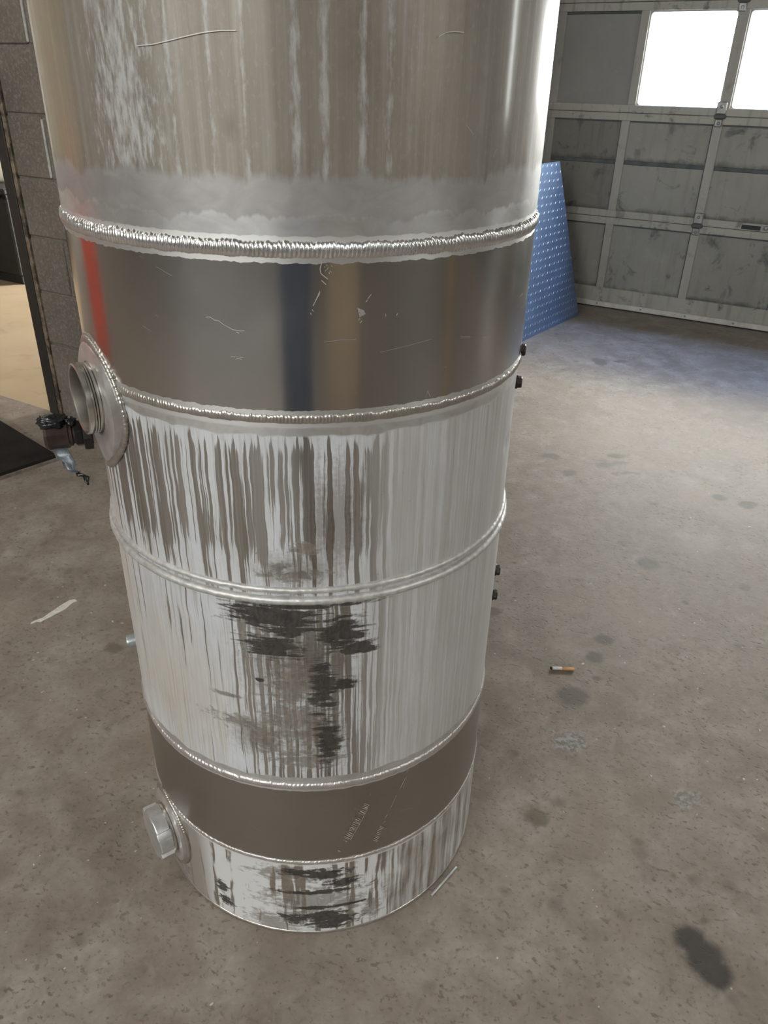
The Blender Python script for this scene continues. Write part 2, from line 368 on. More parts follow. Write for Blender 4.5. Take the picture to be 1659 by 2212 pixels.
def m_upper_shell():
    b = NB('upper_shell_aluminium'); uv = b.uv(); s = b.sep(uv); u, z = s[0], s[1]
    big = b.noise(b.sc(uv, (7, 2.5, 0)), 1, 3, 0.55)
    str1 = b.noise(b.sc(uv, (34, 0.9, 0)), 1, 2, 0.5); str2 = b.noise(b.sc(uv, (110, 2.0, 0)), 1, 3, 0.6)
    brk = b.noise(b.sc(uv, (160, 38, 0)), 1, 4, 0.65)
    col = b.mix(b.mr(big, 0.3, 0.7), (0.240, 0.208, 0.170), (0.31, 0.28, 0.242))
    vs2 = b.noise(b.sc(uv, (75, 1.6, 0)), 1, 4, 0.65); blo = b.noise(b.sc(uv, (16, 9, 0)), 1, 5, 0.7, 0.4); gr = b.noise(b.sc(uv, (260, 120, 0)), 1, 3, 0.6)
    col = b.mix(b.mr(vs2, 0.50, 0.68, 0, 0.5), col, (0.43, 0.405, 0.37)); col = b.mix(b.mr(vs2, 0.34, 0.46, 0.5, 0), col, (0.19, 0.168, 0.14))
    col = b.mix(b.mr(blo, 0.52, 0.70, 0, 0.45), col, (0.20, 0.178, 0.148)); col = b.mix(b.mr(gr, 0.55, 0.75, 0, 0.3), col, (0.44, 0.42, 0.395))
    # narrow chalky runs
    runs = b.ma('MULTIPLY', b.mr(str1, 0.575, 0.70, 0, 1), b.mr(b.ma('ADD', brk, b.ma('MULTIPLY', str2, 0.6)), 0.62, 0.9))
    named = [(arc(-34.5), 1.30, .012, .9), (arc(-23.3), 1.30, .005, .7), (arc(-1.2), 1.30, .006, .9), (arc(3.8), 1.30, .0055, .9), (arc(10.6), 1.30, .0055, .9),
             (arc(15.5), 1.32, .006, .6), (arc(-16), 1.28, .004, .3), (arc(-10), 1.27, .004, .3)]
    nr = b.mr(b.ma('ADD', b.blobs(uv, named), b.ma('MULTIPLY', b.ma('SUBTRACT', b.ma('ADD', brk, b.ma('MULTIPLY', b.ma('SUBTRACT', big, .5), .8)), 0.5), 3.6)), 0.25, 1.3, 0, 0.6)
    pit = b.mr(b.ma('ADD', b.blobs(uv, [(arc(-34), 1.25, .065, .22), (arc(-38), 1.40, .04, .2)]), b.ma('MULTIPLY', b.ma('SUBTRACT', brk, 0.5), 3.4)), 0.4, 1.1, 0, 0.75)
    wmask = b.ma('MAXIMUM', b.ma('MAXIMUM', b.ma('MULTIPLY', runs, 0.55), nr), pit)
    col = b.mix(wmask, col, (0.60, 0.60, 0.595))
    # brownish film towards the far left and dull dark smudge
    film = b.mr(b.blobs(uv, [(arc(-58), 1.32, .07, .30)], b.ma('MULTIPLY', b.ma('SUBTRACT', str2, 0.5), 1.4)), 0.0, 0.6, 0, 0.5)
    col = b.mix(film, col, (0.42, 0.345, 0.20))
    smu = b.mr(b.blobs(uv, [(arc(-12.8), 1.235, .010, .016)]), 0.0, 0.8, 0, 0.5); col = b.mix(smu, col, (0.16, 0.14, 0.12))
    # sanded zone above the weld with a torn upper border
    jx = b.n('ShaderNodeCombineXYZ'); b.put(jx.inputs[0], u)
    jag = b.ma('ADD', b.ma('MULTIPLY', b.ma('SUBTRACT', b.noise(jx.outputs[0], 9, 3, 0.6), 0.5), 0.045), b.ma('MULTIPLY', b.ma('SUBTRACT', b.noise(jx.outputs[0], 42, 3, 0.6), 0.5), 0.028))
    tooth = b.ma('MULTIPLY', b.ma('SUBTRACT', b.noise(b.sc(uv, (140, 40, 0)), 1, 3, 0.6), 0.5), 0.012)
    zb = b.ma('ADD', b.ma('ADD', z, jag), tooth)
    sand = b.mr(zb, 1.188, 1.196, 1, 0)
    swirl = b.noise(b.sc(uv, (30, 50, 0)), 1, 3, 0.6, 1.2); fine = b.noise(b.sc(uv, (420, 260, 0)), 1, 2, 0.6)
    scol = b.mix(b.mr(swirl, 0.3, 0.7), (0.335, 0.318, 0.306), (0.405, 0.388, 0.376))
    col = b.mix(sand, col, scol)
    zb2 = b.ma('ADD', z, b.ma('MULTIPLY', b.ma('SUBTRACT', b.noise(jx.outputs[0], 17, 4, 0.6), 0.5), 0.055))
    pol = b.mr(zb2, 1.155, 1.158, 1, 0)
    col = b.mix(pol, col, b.mix(b.mr(swirl, 0.3, 0.7), (0.50, 0.495, 0.485), (0.60, 0.595, 0.585)))
    h = halo(b, u, z, Z_S1, 0.013, 3.0); col = b.mix(h, col, (0.70, 0.69, 0.67))
    rough = b.mf(wmask, b.mr(big, 0.3, 0.7, 0.46, 0.54), 0.6); rough = b.mf(sand, rough, b.mr(swirl, 0.3, 0.7, 0.46, 0.54))
    rough = b.mf(pol, rough, 0.36); rough = b.mf(h, rough, 0.5)
    metal = b.mf(b.ma('MULTIPLY', wmask, b.ma('SUBTRACT', 1.0, sand)), 0.42, 0.25); metal = b.mf(sand, metal, 0.5); metal = b.mf(pol, metal, 0.7)
    b.set(coat=b.mf(sand, 0.55, 0.15), coatr=0.14)
    hgt = b.ma('ADD', b.ma('MULTIPLY', fine, 0.4), b.ma('MULTIPLY', brk, 0.8))
    b.set(col=col, rough=rough, metal=metal, aniso=0.55, arot=0.25, tan=b.tangent(), normal=b.bump(hgt, 0.10, 0.001)); return b

def m_band(name, base, rough0, zs_lo, zs_hi, hw_lo, hw_hi, aniso):
    b = NB(name); uv = b.uv(); s = b.sep(uv); u, z = s[0], s[1]
    grain = b.noise(b.sc(uv, (3, 500, 0)), 1, 2, 0.6); big = b.noise(b.sc(uv, (4, 6, 0)), 1, 3, 0.5)
    cl = b.noise(b.sc(uv, (9, 9, 0)), 1, 4, 0.6, 0.5)
    col = b.mix(b.mr(big, 0.3, 0.7), tuple(x*0.93 for x in base), tuple(x*1.05 for x in base))
    # sparse hair scratches
    rot = b.n('ShaderNodeMapping'); rot.inputs['Rotation'].default_value = (0, 0, 0.35); b.l(uv, rot.inputs[0])
    sc1 = b.noise(b.sc(rot.outputs[0], (14, 700, 0)), 1, 1, 0.4); scm = b.ma('MULTIPLY', b.mr(sc1, 0.73, 0.78), b.mr(cl, 0.5, 0.6))
    col = b.mix(b.ma('MULTIPLY', scm, 0.5), col, (0.8, 0.79, 0.77))
    h = b.ma('MAXIMUM', halo(b, u, z, zs_hi, hw_hi, 3.0), halo(b, u, z, zs_lo, hw_lo, 9.0, 0.003))
    col = b.mix(h, col, (0.56, 0.55, 0.53))
    rough = b.mf(h, b.ma('ADD', b.mr(cl, 0.35, 0.7, rough0, rough0+0.05), b.ma('MULTIPLY', scm, 0.1)), 0.5)
    b.set(col=col, rough=rough, metal=b.mf(h, 0.97, 0.75), aniso=aniso, arot=0.25, tan=b.tangent(), normal=b.bump(grain, 0.02, 0.0006)); return b

def grime_col(b, uv, col, rough, metal, items, hard=0.35, stretch=(26, 130, 0), strength=0.93, amp=3.0, seedoff=0.0, c0=(0.012, 0.010, 0.008), c1=(0.055, 0.044, 0.036)):
    sm = b.noise(b.vm('ADD', b.sc(uv, stretch), (seedoff, seedoff*1.7, 0)), 1, 4, 0.62, 0.5)
    sm2 = b.noise(b.sc(uv, (90, 60, 0)), 1, 4, 0.65, 0.8)
    warp = b.ma('ADD', b.ma('MULTIPLY', b.ma('SUBTRACT', sm, 0.5), amp), b.ma('MULTIPLY', b.ma('SUBTRACT', sm2, 0.5), amp*0.5))
    g = b.mr(b.blobs(uv, items, warp), -0.08, -0.08+hard, 0, strength)
    gc = b.mix(b.mr(sm2, 0.35, 0.65), c0, c1)
    return b.mix(g, col, gc), b.mf(g, rough, 0.8), b.mf(g, metal, 0.0)

def m_striped():
    b = NB('weathered_striped_aluminium'); uv = b.uv(); s = b.sep(uv); u, z = s[0], s[1]
    ua = b.ma('DIVIDE', u, R)                                    # angle in radians
    above = b.mr(z, Z_R3 - 0.002, Z_R3 + 0.002)
    # drips: columns in u that wander a little with z
    wob = b.ma('MULTIPLY', b.ma('SUBTRACT', b.noise(b.sc(uv, (30, 26, 0)), 1, 2, 0.5), 0.5), 0.0055)
    cx = b.n('ShaderNodeCombineXYZ'); b.put(cx.inputs[0], b.ma('ADD', u, wob)); b.put(cx.inputs[1], b.ma('MULTIPLY', z, 0.012))
    b.put(cx.inputs[2], b.ma('MULTIPLY', above, 7.3))
    d1 = b.noise(cx.outputs[0], 175, 1.5, 0.5); d2 = b.noise(cx.outputs[0], 300, 2, 0.6); d3 = b.noise(cx.outputs[0], 28, 2, 0.5)
    fine = b.noise(b.sc(uv, (190, 22, 0)), 1, 3, 0.6); blot = b.noise(b.sc(uv, (14, 9, 0)), 1, 4, 0.6, 0.4)
    speck = b.noise(b.sc(uv, (150, 130, 0)), 1, 4, 0.7)
    # how much chalk: heavy on the left below the ring, drips in the middle above it, thin on the right; paleness there also stands in for window light
    left = b.mr(ua, -0.18, -0.62, 0, 1, True); right = b.mr(ua, 0.14, 0.40, 0, 1, True)
    topf = b.mr(z, 0.895, 0.932, 0, 1, True)
    thr_above = b.ma('SUBTRACT', b.ma('SUBTRACT', 0.525, b.ma('MULTIPLY', topf, 0.16)), b.ma('MULTIPLY', left, 0.03))
    lowz = b.mr(z, 0.775, 0.745, 0, 0.07); thr_above = b.ma('SUBTRACT', thr_above, lowz)
    thr_below = b.ma('SUBTRACT', 0.515, b.ma('MULTIPLY', left, 0.14))
    thr = b.mf(above, thr_below, thr_above)
    val = b.ma('ADD', b.ma('ADD', b.ma('MULTIPLY', d1, 0.72), b.ma('MULTIPLY', d2, 0.28)), b.ma('MULTIPLY', b.ma('SUBTRACT', blot, 0.5), 0.20))
    val = b.ma('ADD', val, b.ma('MULTIPLY', b.ma('SUBTRACT', fine, 0.5), 0.06))
    chalk = b.mr(b.ma('SUBTRACT', val, thr), -0.018, 0.022)
    soft = b.mr(b.ma('SUBTRACT', val, 0.5), -0.11, 0.12, 0.30, 0.90)
    chalk = b.mf(right, chalk, soft)
    metalc = b.mix(b.mr(d3, 0.35, 0.65), (0.29, 0.262, 0.230), (0.44, 0.420, 0.390))
    metalc = b.mix(right, metalc, (0.44, 0.425, 0.40))  # right flank painted lighter, standing in for window and floor light
    chalkc = b.mix(b.mr(blot, 0.3, 0.75), (0.59, 0.60, 0.61), (0.70, 0.72, 0.75))
    chalkc = b.mix(right, chalkc, (0.66, 0.665, 0.67))
    film_ = b.mr(d2, 0.40, 0.62, 0, 0.45); metalc = b.mix(film_, metalc, (0.50, 0.49, 0.475))
    col = b.mix(b.ma('MULTIPLY', chalk, b.mr(fine, 0.3, 0.7, 0.78, 1.0)), metalc, chalkc)
    # ochre film low on the left side
    och = b.ma('MULTIPLY', b.mr(b.blobs(uv, [(arc(-45), .50, .16, .17), (arc(-66), .62, .06, .3)], b.ma('MULTIPLY', b.ma('SUBTRACT', d2, 0.5), 2.2)), 0.1, 0.7), 0.42)
    col = b.mix(och, col, (0.50, 0.42, 0.29))
    col = b.mix(b.mr(speck, 0.66, 0.74, 0, 0.55), col, (0.16, 0.135, 0.11))
    th = b.noise(cx.outputs[0], 420, 2, 0.6); thl = b.noise(b.sc(uv, (60, 5, 0)), 1, 3, 0.6)
    thm = b.ma('MULTIPLY', b.mr(th, 0.53, 0.66), b.mr(thl, 0.38, 0.62)); col = b.mix(b.ma('MULTIPLY', thm, b.mf(right, 0.62, 0.40)), col, (0.30, 0.255, 0.20))
    rough = b.mf(chalk, 0.36, 0.58); metal = b.mf(chalk, 0.80, 0.28); metal = b.mf(right, metal, 0.28)
    def T(x, y, ru, rv):
        a, zz = px_tank(x, y); return (a*R, zz, ru, rv)
    heavy = [T(560, 1330, .055, .022), T(620, 1345, .045, .040), T(590, 1400, .05, .022), T(740, 1370, .035, .035), T(770, 1400, .030, .014),
             T(640, 1310, .095, .009), T(700, 1480, .022, .06), T(710, 1600, .020, .05), T(745, 1475, .02, .012), T(560, 1470, .006, .004)]
    light = [T(660, 1190, .020, .010), T(610, 1225, .020, .010), T(640, 1245, .045, .010), T(630, 1480, .04, .06),
             T(490, 1500, .03, .004), T(520, 1560, .05, .012), T(640, 1560, .05, .05), T(660, 1640, .05, .02), T(575, 1600, .02, .03)]
    wash = [T(720, 1130, .040, .085), T(650, 1235, .060, .030), T(640, 1440, .075, .075), T(560, 1590, .055, .045), T(690, 1590, .050, .075)]
    wn_ = b.ma('MULTIPLY', b.ma('SUBTRACT', b.ma('ADD', b.ma('MULTIPLY', d1, .6), b.ma('MULTIPLY', speck, .5)), 0.55), 3.0)
    wm = b.mr(b.blobs(uv, wash, wn_), 0.0, 0.8, 0, 0.62); col = b.mix(wm, col, (0.20, 0.170, 0.138))
    col, rough, metal = grime_col(b, uv, col, rough, metal, light, 0.6, (40, 90, 0), 0.75, 3.4, 5.0, (0.07, 0.055, 0.043), (0.19, 0.155, 0.122))
    col, rough, metal = grime_col(b, uv, col, rough, metal, heavy, 0.45, (24, 150, 0), 0.97, 2.6)
    # scrubbed band under seam and above lower seam
    jx = b.n('ShaderNodeCombineXYZ'); b.put(jx.inputs[0], u)
    jn = b.ma('MULTIPLY', b.ma('SUBTRACT', b.noise(jx.outputs[0], 22, 3, 0.6), 0.5), 0.022)
    zz = b.ma('ADD', z, jn)
    scr = b.ma('MAXIMUM', b.mr(zz, 0.922, 0.925), b.ma('MULTIPLY', b.mr(zz, 0.3795, 0.3785), b.mr(ua, -1.1, -0.9, 0.4, 1)))
    sw = b.noise(b.sc(uv, (40, 40, 0)), 1, 3, 0.6, 1.0)
    col = b.mix(scr, col, b.mix(b.mr(sw, 0.3, 0.7), (0.60, 0.59, 0.58), (0.78, 0.775, 0.765)))
    rough = b.mf(scr, rough, 0.40); metal = b.mf(scr, metal, 0.85)
    h = b.ma('MAXIMUM', halo(b, u, z, Z_S2, 0.0115, 9.0, 0.003), halo(b, u, z, Z_S4, 0.009, 14.0, 0.002))
    col = b.mix(h, col, (0.70, 0.69, 0.675)); rough = b.mf(h, rough, 0.5)
    hb = b.ma('ADD', b.ma('MULTIPLY', chalk, 0.5), b.ma('MULTIPLY', speck, 0.4))
    b.set(col=col, rough=rough, metal=metal, aniso=0.4, arot=0.25, tan=b.tangent(), normal=b.bump(hb, 0.10, 0.001)); return b

def m_bottom():
    b = NB('weathered_bottom_aluminium'); uv = b.uv(); s = b.sep(uv); u, z = s[0], s[1]; ua = b.ma('DIVIDE', u, R)
    wob = b.ma('MULTIPLY', b.ma('SUBTRACT', b.noise(b.sc(uv, (25, 14, 0)), 1, 2, 0.5), 0.5), 0.010)
    cx = b.n('ShaderNodeCombineXYZ'); b.put(cx.inputs[0], b.ma('ADD', u, wob)); b.put(cx.inputs[1], b.ma('MULTIPLY', z, 0.05)); cx.inputs[2].default_value = 3.3
    d1 = b.noise(cx.outputs[0], 60, 2, 0.55); d2 = b.noise(cx.outputs[0], 200, 2, 0.6); blot = b.noise(b.sc(uv, (18, 12, 0)), 1, 4, 0.6, 0.5)
    right = b.mr(ua, 0.30, 0.5, 0, 1)
    val = b.ma('ADD', b.ma('ADD', b.ma('MULTIPLY', d1, 0.7), b.ma('MULTIPLY', d2, 0.3)), b.ma('MULTIPLY', b.ma('SUBTRACT', blot, 0.5), 0.35))
    chalk = b.mr(val, b.mf(right, 0.43, 0.38), b.mf(right, 0.475, 0.62))
    farleft = b.mr(ua, -0.62, -0.75)
    chalk = b.ma('MULTIPLY', chalk, b.mf(farleft, 1.0, 0.25))
    col = b.mix(chalk, (0.33, 0.29, 0.245), (0.66, 0.665, 0.66)); rough = b.mf(chalk, 0.42, 0.6); metal = b.mf(chalk, 0.7, 0.25)
    def T(x, y, ru, rv):
        a, zz = px_tank(x, y); return (a*R, zz, ru, rv)
    heavy = [T(480, 1915, .014, .018), T(490, 1945, .016, .012), T(700, 1890, .05, .014), T(640, 1885, .03, .010), T(740, 1905, .03, .012),
             T(700, 1980, .05, .018), T(640, 1985, .03, .014), T(720, 1990, .05, .02), T(690, 1928, .08, .006), T(700, 1960, .07, .005)]
    light = [T(620, 1890, .06, .02), T(680, 1950, .09, .05), T(590, 1990, .05, .03), T(800, 1960, .02, .03), T(395, 1860, .03, .05)]
    col, rough, metal = grime_col(b, uv, col, rough, metal, light, 0.6, (40, 90, 0), 0.7, 3.2, 8.0, (0.07, 0.055, 0.043), (0.19, 0.155, 0.122))
    col, rough, metal = grime_col(b, uv, col, rough, metal, heavy, 0.4, (30, 130, 0), 0.97, 2.6, 3.0)
    h = halo(b, u, z, Z_LOW, 0.0085, 21.0, 0.002); col = b.mix(h, col, (0.66, 0.65, 0.63)); rough = b.mf(h, rough, 0.5)
    b.set(col=col, rough=rough, metal=metal, aniso=0.3, arot=0.25, tan=b.tangent()); return b

MT['upper'] = m_upper_shell()
MT['band1'] = m_band('polished_band_aluminium', (0.55, 0.53, 0.505), 0.17, Z_S2, Z_S1, 0.0100, 0.0128, 0.75)
MT['band2'] = m_band('dull_band_aluminium', (0.40, 0.375, 0.34), 0.30, Z_LOW, Z_S4, 0.006, 0.0095, 0.4)
MT['striped'] = m_striped()
MT['bottom'] = m_bottom()
MT['weld'] = m_plain('bright_weld_aluminium', (0.86, 0.855, 0.845), 0.27, 0.97, 60, 0.1)
MT['weld_dull'] = m_plain('dull_weld_aluminium', (0.54, 0.505, 0.46), 0.36, 0.9, 60, 0.14)
MT['weld_pale'] = m_plain('pale_weld_aluminium', (0.60, 0.565, 0.54), 0.44, 0.8, 60, 0.14)
MT['pad'] = m_plain('scuffed_pad_aluminium', (0.64, 0.62, 0.605), 0.38, 0.8, 30, 0.2, 0.05)
MT['cast'] = m_plain('cast_aluminium', (0.66, 0.66, 0.655), 0.40, 0.85, 50, 0.15, 0.06)
MT['ring'] = m_plain('chalky_ring_aluminium', (0.60, 0.59, 0.57), 0.48, 0.55, 90, 0.22, 0.1)
MT['neck'] = m_plain('machined_aluminium', (0.70, 0.68, 0.64), 0.24, 0.97, 30, 0.15)
MT['bore'] = m_plain('shaded_bore', (0.20, 0.18, 0.15), 0.5, 0.6, 30, 0.3)
MT['zinc'] = m_plain('galvanised_steel', (0.42, 0.45, 0.46), 0.42, 0.75, 60, 0.2)
MT['bolt'] = m_plain('dark_bolt_steel', (0.035, 0.028, 0.022), 0.45, 0.4, 60, 0.3)
MT['brown_iron'] = m_plain('brown_iron', (0.060, 0.040, 0.034), 0.42, 0.35, 40, 0.35, 0.15)
MT['black_iron'] = m_plain('black_iron', (0.020, 0.019, 0.018), 0.38, 0.4, 40, 0.3)
MT['brass'] = m_plain('tarnished_bushing', (0.46, 0.42, 0.34), 0.4, 0.8, 40, 0.25)
MT['tape'] = m_plain('black_tape', (0.016, 0.016, 0.019), 0.22, 0, 40, 0.3, 0.4)
MT['tape_grey'] = m_plain('grey_tape', (0.17, 0.19, 0.21), 0.35, 0.2, 60, 0.5, 0.3)
MT['scratch'] = m_plain('scratch_mark', (0.55, 0.53, 0.51), 0.5, 0.6, 0)
MT['stamp'] = m_plain('faded_stamp_ink', (0.58, 0.54, 0.48), 0.55, 0.4, 200, 0.4)
MT['cig_paper'] = m_plain('cigarette_paper', (0.72, 0.70, 0.66), 0.8, 0, 200, 0.1)
MT['cig_filter'] = m_plain('cigarette_filter', (0.72, 0.42, 0.20), 0.75, 0, 200, 0.2)
MT['ash'] = m_plain('burnt_ash', (0.02, 0.018, 0.017), 0.9, 0, 200, 0.3)
MT['rod'] = m_plain('grey_welding_rod', (0.55, 0.55, 0.54), 0.4, 0.6, 100, 0.15)
MT['chalkscrape'] = m_plain('white_scrape', (0.66, 0.63, 0.57), 0.85, 0, 80, 0.2)
MT['blueplate'] = m_plain('blue_tread_plate', (0.105, 0.165, 0.29), 0.40, 0.3, 6, 0.12)
MT['blueplate_hi'] = m_plain('blue_tread_bars', (0.19, 0.265, 0.40), 0.35, 0.3, 6, 0.1)
MT['mat'] = m_plain('dark_mat', (0.022, 0.020, 0.018), 0.9, 0, 10, 0.3, 0, 0.15)
MT['mat_edge'] = m_plain('worn_mat_edge', (0.20, 0.165, 0.125), 0.7, 0, 30, 0.4)
MT['cart'] = m_plain('black_cart_steel', (0.018, 0.018, 0.017), 0.5, 0.2, 20, 0.3)
MT['cream'] = m_plain('cream_plastic', (0.62, 0.56, 0.43), 0.45, 0, 5, 0.1)
MT['red'] = m_plain('red_tool_chest_paint', (0.85, 0.11, 0.06), 0.35, 0, 4, 0.08)
MT['blue'] = m_plain('stand_in_drum_paint', (0.022, 0.055, 0.13), 0.4, 0, 4, 0.15)
MT['card'] = m_plain('cardboard', (0.52, 0.40, 0.27), 0.85, 0, 10, 0.1)
MT['yellow'] = m_plain('yellow_bollard_paint', (0.34, 0.22, 0.07), 0.6, 0, 5, 0.12)
MT['white_metal'] = m_plain('white_fixture_paint', (0.75, 0.75, 0.73), 0.5)
def m_emit(name, col, s):
    b = NB(name); b.set(col=(0.8, 0.8, 0.8), emit=col, estr=s); return b
TUBE = 9.0
MT['tube'] = m_emit('fluorescent_tube', (1.0, 0.95, 0.89), TUBE)
MT['tube_bright'] = m_emit('bright_fluorescent_tube', (1.0, 0.95, 0.89), TUBE*1.4)
MT['tube_warm'] = m_emit('warm_fluorescent_tube', (1.0, 0.80, 0.52), TUBE*1.25)

# ================================================================== the room
H = 4.4; DL, DR, NBK = -6.0, 6.0, -6.5
PN = 1.076                                   # face of the block partition
RET = -1.225                                 # face of the return wall beside the overhead door
def struct(o): o['kind'] = 'structure'; return o
# floors
def poly(name, pts, z0, z1, mat, parent=None):
    bm = bmesh.new(); lo = [bm.verts.new(W(d, n, z0)) for d, n in pts]; hi = [bm.verts.new(W(d, n, z1)) for d, n in pts]
    bm.faces.new(lo[::-1]); bm.faces.new(hi); k = len(pts)
    for i in range(k): bm.faces.new((lo[i], lo[(i+1) % k], hi[(i+1) % k], hi[i]))
    bmesh.ops.recalc_face_normals(bm, faces=bm.faces[:])
    return bm_obj(name, bm, mat, parent)
struct(poly('floor', [(DL, NBK), (DR, NBK), (DR, 4.42), (RET, 4.42), (RET, PN), (DL, PN)], -0.2, 0, MT['floor']))
struct(poly('floor_back_bay', [(DL, PN), (RET, PN), (RET, 6.5), (DL, 6.5)], -0.2, 0, MT['tan']))
struct(dbox('ground_outside', RET - 4, 14, 4.42, 24, -0.25, -0.02, MT['asphalt']))
struct(dbox('ceiling', DL-.2, DR+.2, NBK-.2, 5.3, H, H+.15, MT['ceiling']))
struct(dbox('ceiling_back_bay', DL-.2, RET, 5.3, 6.7, H, H+.15, MT['ceiling']))
# walls
wb = empty('wall_back', W(0, NBK, 0), kind='structure')
dbox('wall_panel', DL-.2, DR+.2, NBK-.2, NBK, 0, 3.02, MT['wallpaint'], wb)
dbox('wall_panel', DL-.2, DR+.2, NBK-.2, NBK, 3.82, H, MT['wallpaint'], wb)
wx = [-2.2, -0.2, 1.8]; xe = DL-.2
for i, c_ in enumerate(wx):
    dbox('wall_pier', xe, c_-.75, NBK-.2, NBK, 3.02, 3.82, MT['wallpaint'], wb); xe = c_+.75
    wo = empty('window_%d' % (i+1), W(c_, NBK-.1, 3.02), kind='structure')  # added window, there to light the tank front
    for (a, b_, z0, z1) in ((c_-.75, c_-.70, 3.02, 3.82), (c_+.70, c_+.75, 3.02, 3.82), (c_-.70, c_+.70, 3.02, 3.07), (c_-.70, c_+.70, 3.77, 3.82), (c_-.02, c_+.02, 3.07, 3.77)):
        dbox('window_frame', a, b_, NBK-.12, NBK-.06, z0, z1, MT['hinge'], wo)
    for (a, b_) in ((c_-.70, c_-.02), (c_+.02, c_+.70)): dbox('pane', a, b_, NBK-.10, NBK-.095, 3.07, 3.77, MT['glass'], wo)
dbox('wall_pier', xe, DR+.2, NBK-.2, NBK, 3.02, 3.82, MT['wallpaint'], wb)
struct(dbox('ground_behind', -14, DR+.2, -24, NBK-.2, -0.25, -0.02, MT['asphalt']))
struct(dbox('wall_left', DL-.2, DL, NBK, 6.5, 0, H, MT['wallpaint']))
wr = empty('wall_right', W(DR, 0, 0), kind='structure')
dbox('wall_panel', DR, DR+.2, NBK, 4.42, 0, 3.15, MT['wallpaint'], wr); dbox('wall_panel', DR, DR+.2, NBK, 4.42, 3.85, H, MT['wallpaint'], wr)
dbox('wall_pier', DR, DR+.2, NBK, -.55, 3.15, 3.85, MT['wallpaint'], wr); dbox('wall_pier', DR, DR+.2, 0.55, 4.42, 3.15, 3.85, MT['wallpaint'], wr)
wo = empty('window_5', W(DR+.1, 0, 3.15), kind='structure')  # added window, there to light the tank's right side
for (a, b_, z0, z1) in ((-.55, -.51, 3.15, 3.85), (0.51, 0.55, 3.15, 3.85), (-.51, 0.51, 3.15, 3.19), (-.51, 0.51, 3.81, 3.85), (-.02, .02, 3.19, 3.81)):
    dbox('window_frame', DR+.06, DR+.12, a, b_, z0, z1, MT['hinge'], wo)
for (a, b_) in ((-.51, -.02), (.02, 0.51)): dbox('pane', DR+.09, DR+.095, a, b_, 3.19, 3.81, MT['glass'], wo)
struct(dbox('ground_right', DR+.2, 20, -24, 4.42, -0.25, -0.02, MT['asphalt']))
DOOR_S0, DOOR_S1 = -0.365, 2.745
DTOP = 2.84
wf = empty('wall_front', W(2.0, 4.4, 0), kind='structure')
dbox('wall_panel', DOOR_D0+DOOR_S1, 4.12, 4.42, 4.6, 0, H, MT['wallpaint'], wf)
dbox('wall_panel', 4.48, DR, 4.42, 4.6, 0, H, MT['wallpaint'], wf)
dbox('wall_panel', 4.12, 4.48, 4.42, 4.6, 0, 1.0, MT['wallpaint'], wf)
dbox('wall_panel', 4.12, 4.48, 4.42, 4.6, 2.1, H, MT['wallpaint'], wf)
wo = empty('window_4', W(4.3, 4.5, 1.0), kind='structure')  # added narrow window, puts a bright stripe on the tank
for (a, b_, z0, z1) in ((4.12, 4.16, 1.0, 2.1), (4.44, 4.48, 1.0, 2.1), (4.16, 4.44, 1.0, 1.05), (4.16, 4.44, 2.05, 2.1)):
    dbox('window_frame', a, b_, 4.48, 4.54, z0, z1, MT['hinge'], wo)
dbox('pane', 4.16, 4.44, 4.505, 4.51, 1.05, 2.05, MT['glass'], wo)
dbox('lintel', RET-.2, DOOR_D0+DOOR_S1, 4.42, 4.6, DTOP-.03, H, MT['wallpaint'], wf)
struct(dbox('wall_back_bay', DL, RET-.2, 6.5, 6.7, 0, H, MT['wallpaint']))
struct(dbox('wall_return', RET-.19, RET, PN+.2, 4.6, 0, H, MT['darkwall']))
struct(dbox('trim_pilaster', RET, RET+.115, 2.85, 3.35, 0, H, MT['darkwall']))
# partition: block pier right of the opening, header over the opening
PIER0 = -2.075; PIER1 = RET
wp = empty('wall_partition', W(-1.65, PN, 0), kind='structure')
dbox('mortar_core', PIER0, PIER1, PN+.006, PN+.19, 0, H, MT['mortar'], wp)
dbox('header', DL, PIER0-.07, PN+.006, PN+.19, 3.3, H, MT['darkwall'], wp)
CH = 0.2083; JT = 0.0045                        # course height and half joint
zc = 1.3565
course0 = zc - math.floor(zc/CH)*CH - CH
k = 0; z = course0
while z < 3.4:
    z0, z1 = max(z + JT, 0.0), z + CH - JT
    par = int(round((z - zc)/CH)) % 2
    edges = [PIER0]
    # running bond: in every other course the first head joint stands at half a block
    x = PIER0 + (0.186 if par == 0 else 0.386)
    while x < PIER1 - 0.05:
        edges.append(x); x += 0.400
    edges.append(PIER1)
    for i in range(len(edges)-1):
        a = edges[i] + (JT if i else 0.0); c = edges[i+1] - (JT if i < len(edges)-2 else 0.0)
        off = random.uniform(-.0025, .0025)
        dbox('block', a, c, PN + off, PN + .03, z0, z1, MT['block'], wp, 0.004)
        # a ridge of pale mortar squeezed out of the head joint
        if i == 0 and par == 0 and 0.9 < z < 1.8:
            dbox('mortar_ridge', c - .001, c + 2*JT, PN - .004, PN + .02, z0 + .004, z1 - .006, MT['mortar_smear'], wp, 0.003)
    z += CH
# steel corner guard of the opening
jg = empty('trim_1', W(PIER0, PN, 0), kind='structure')
dbox('guard_flange', PIER0 - .070, PIER0 - .018, PN - .014, PN + .20, 0, 3.3, MT['jamb'], jg, 0.003)
dbox('guard_edge', PIER0 - .018, PIER0 + .000, PN - .010, PN + .02, 0, 3.3, MT['jamb_edge'], jg, 0.003)
hd = struct(dbox('trim_2', DL, PIER0 - .070, PN - .014, PN + .20, 3.3, 3.38, MT['jamb']))

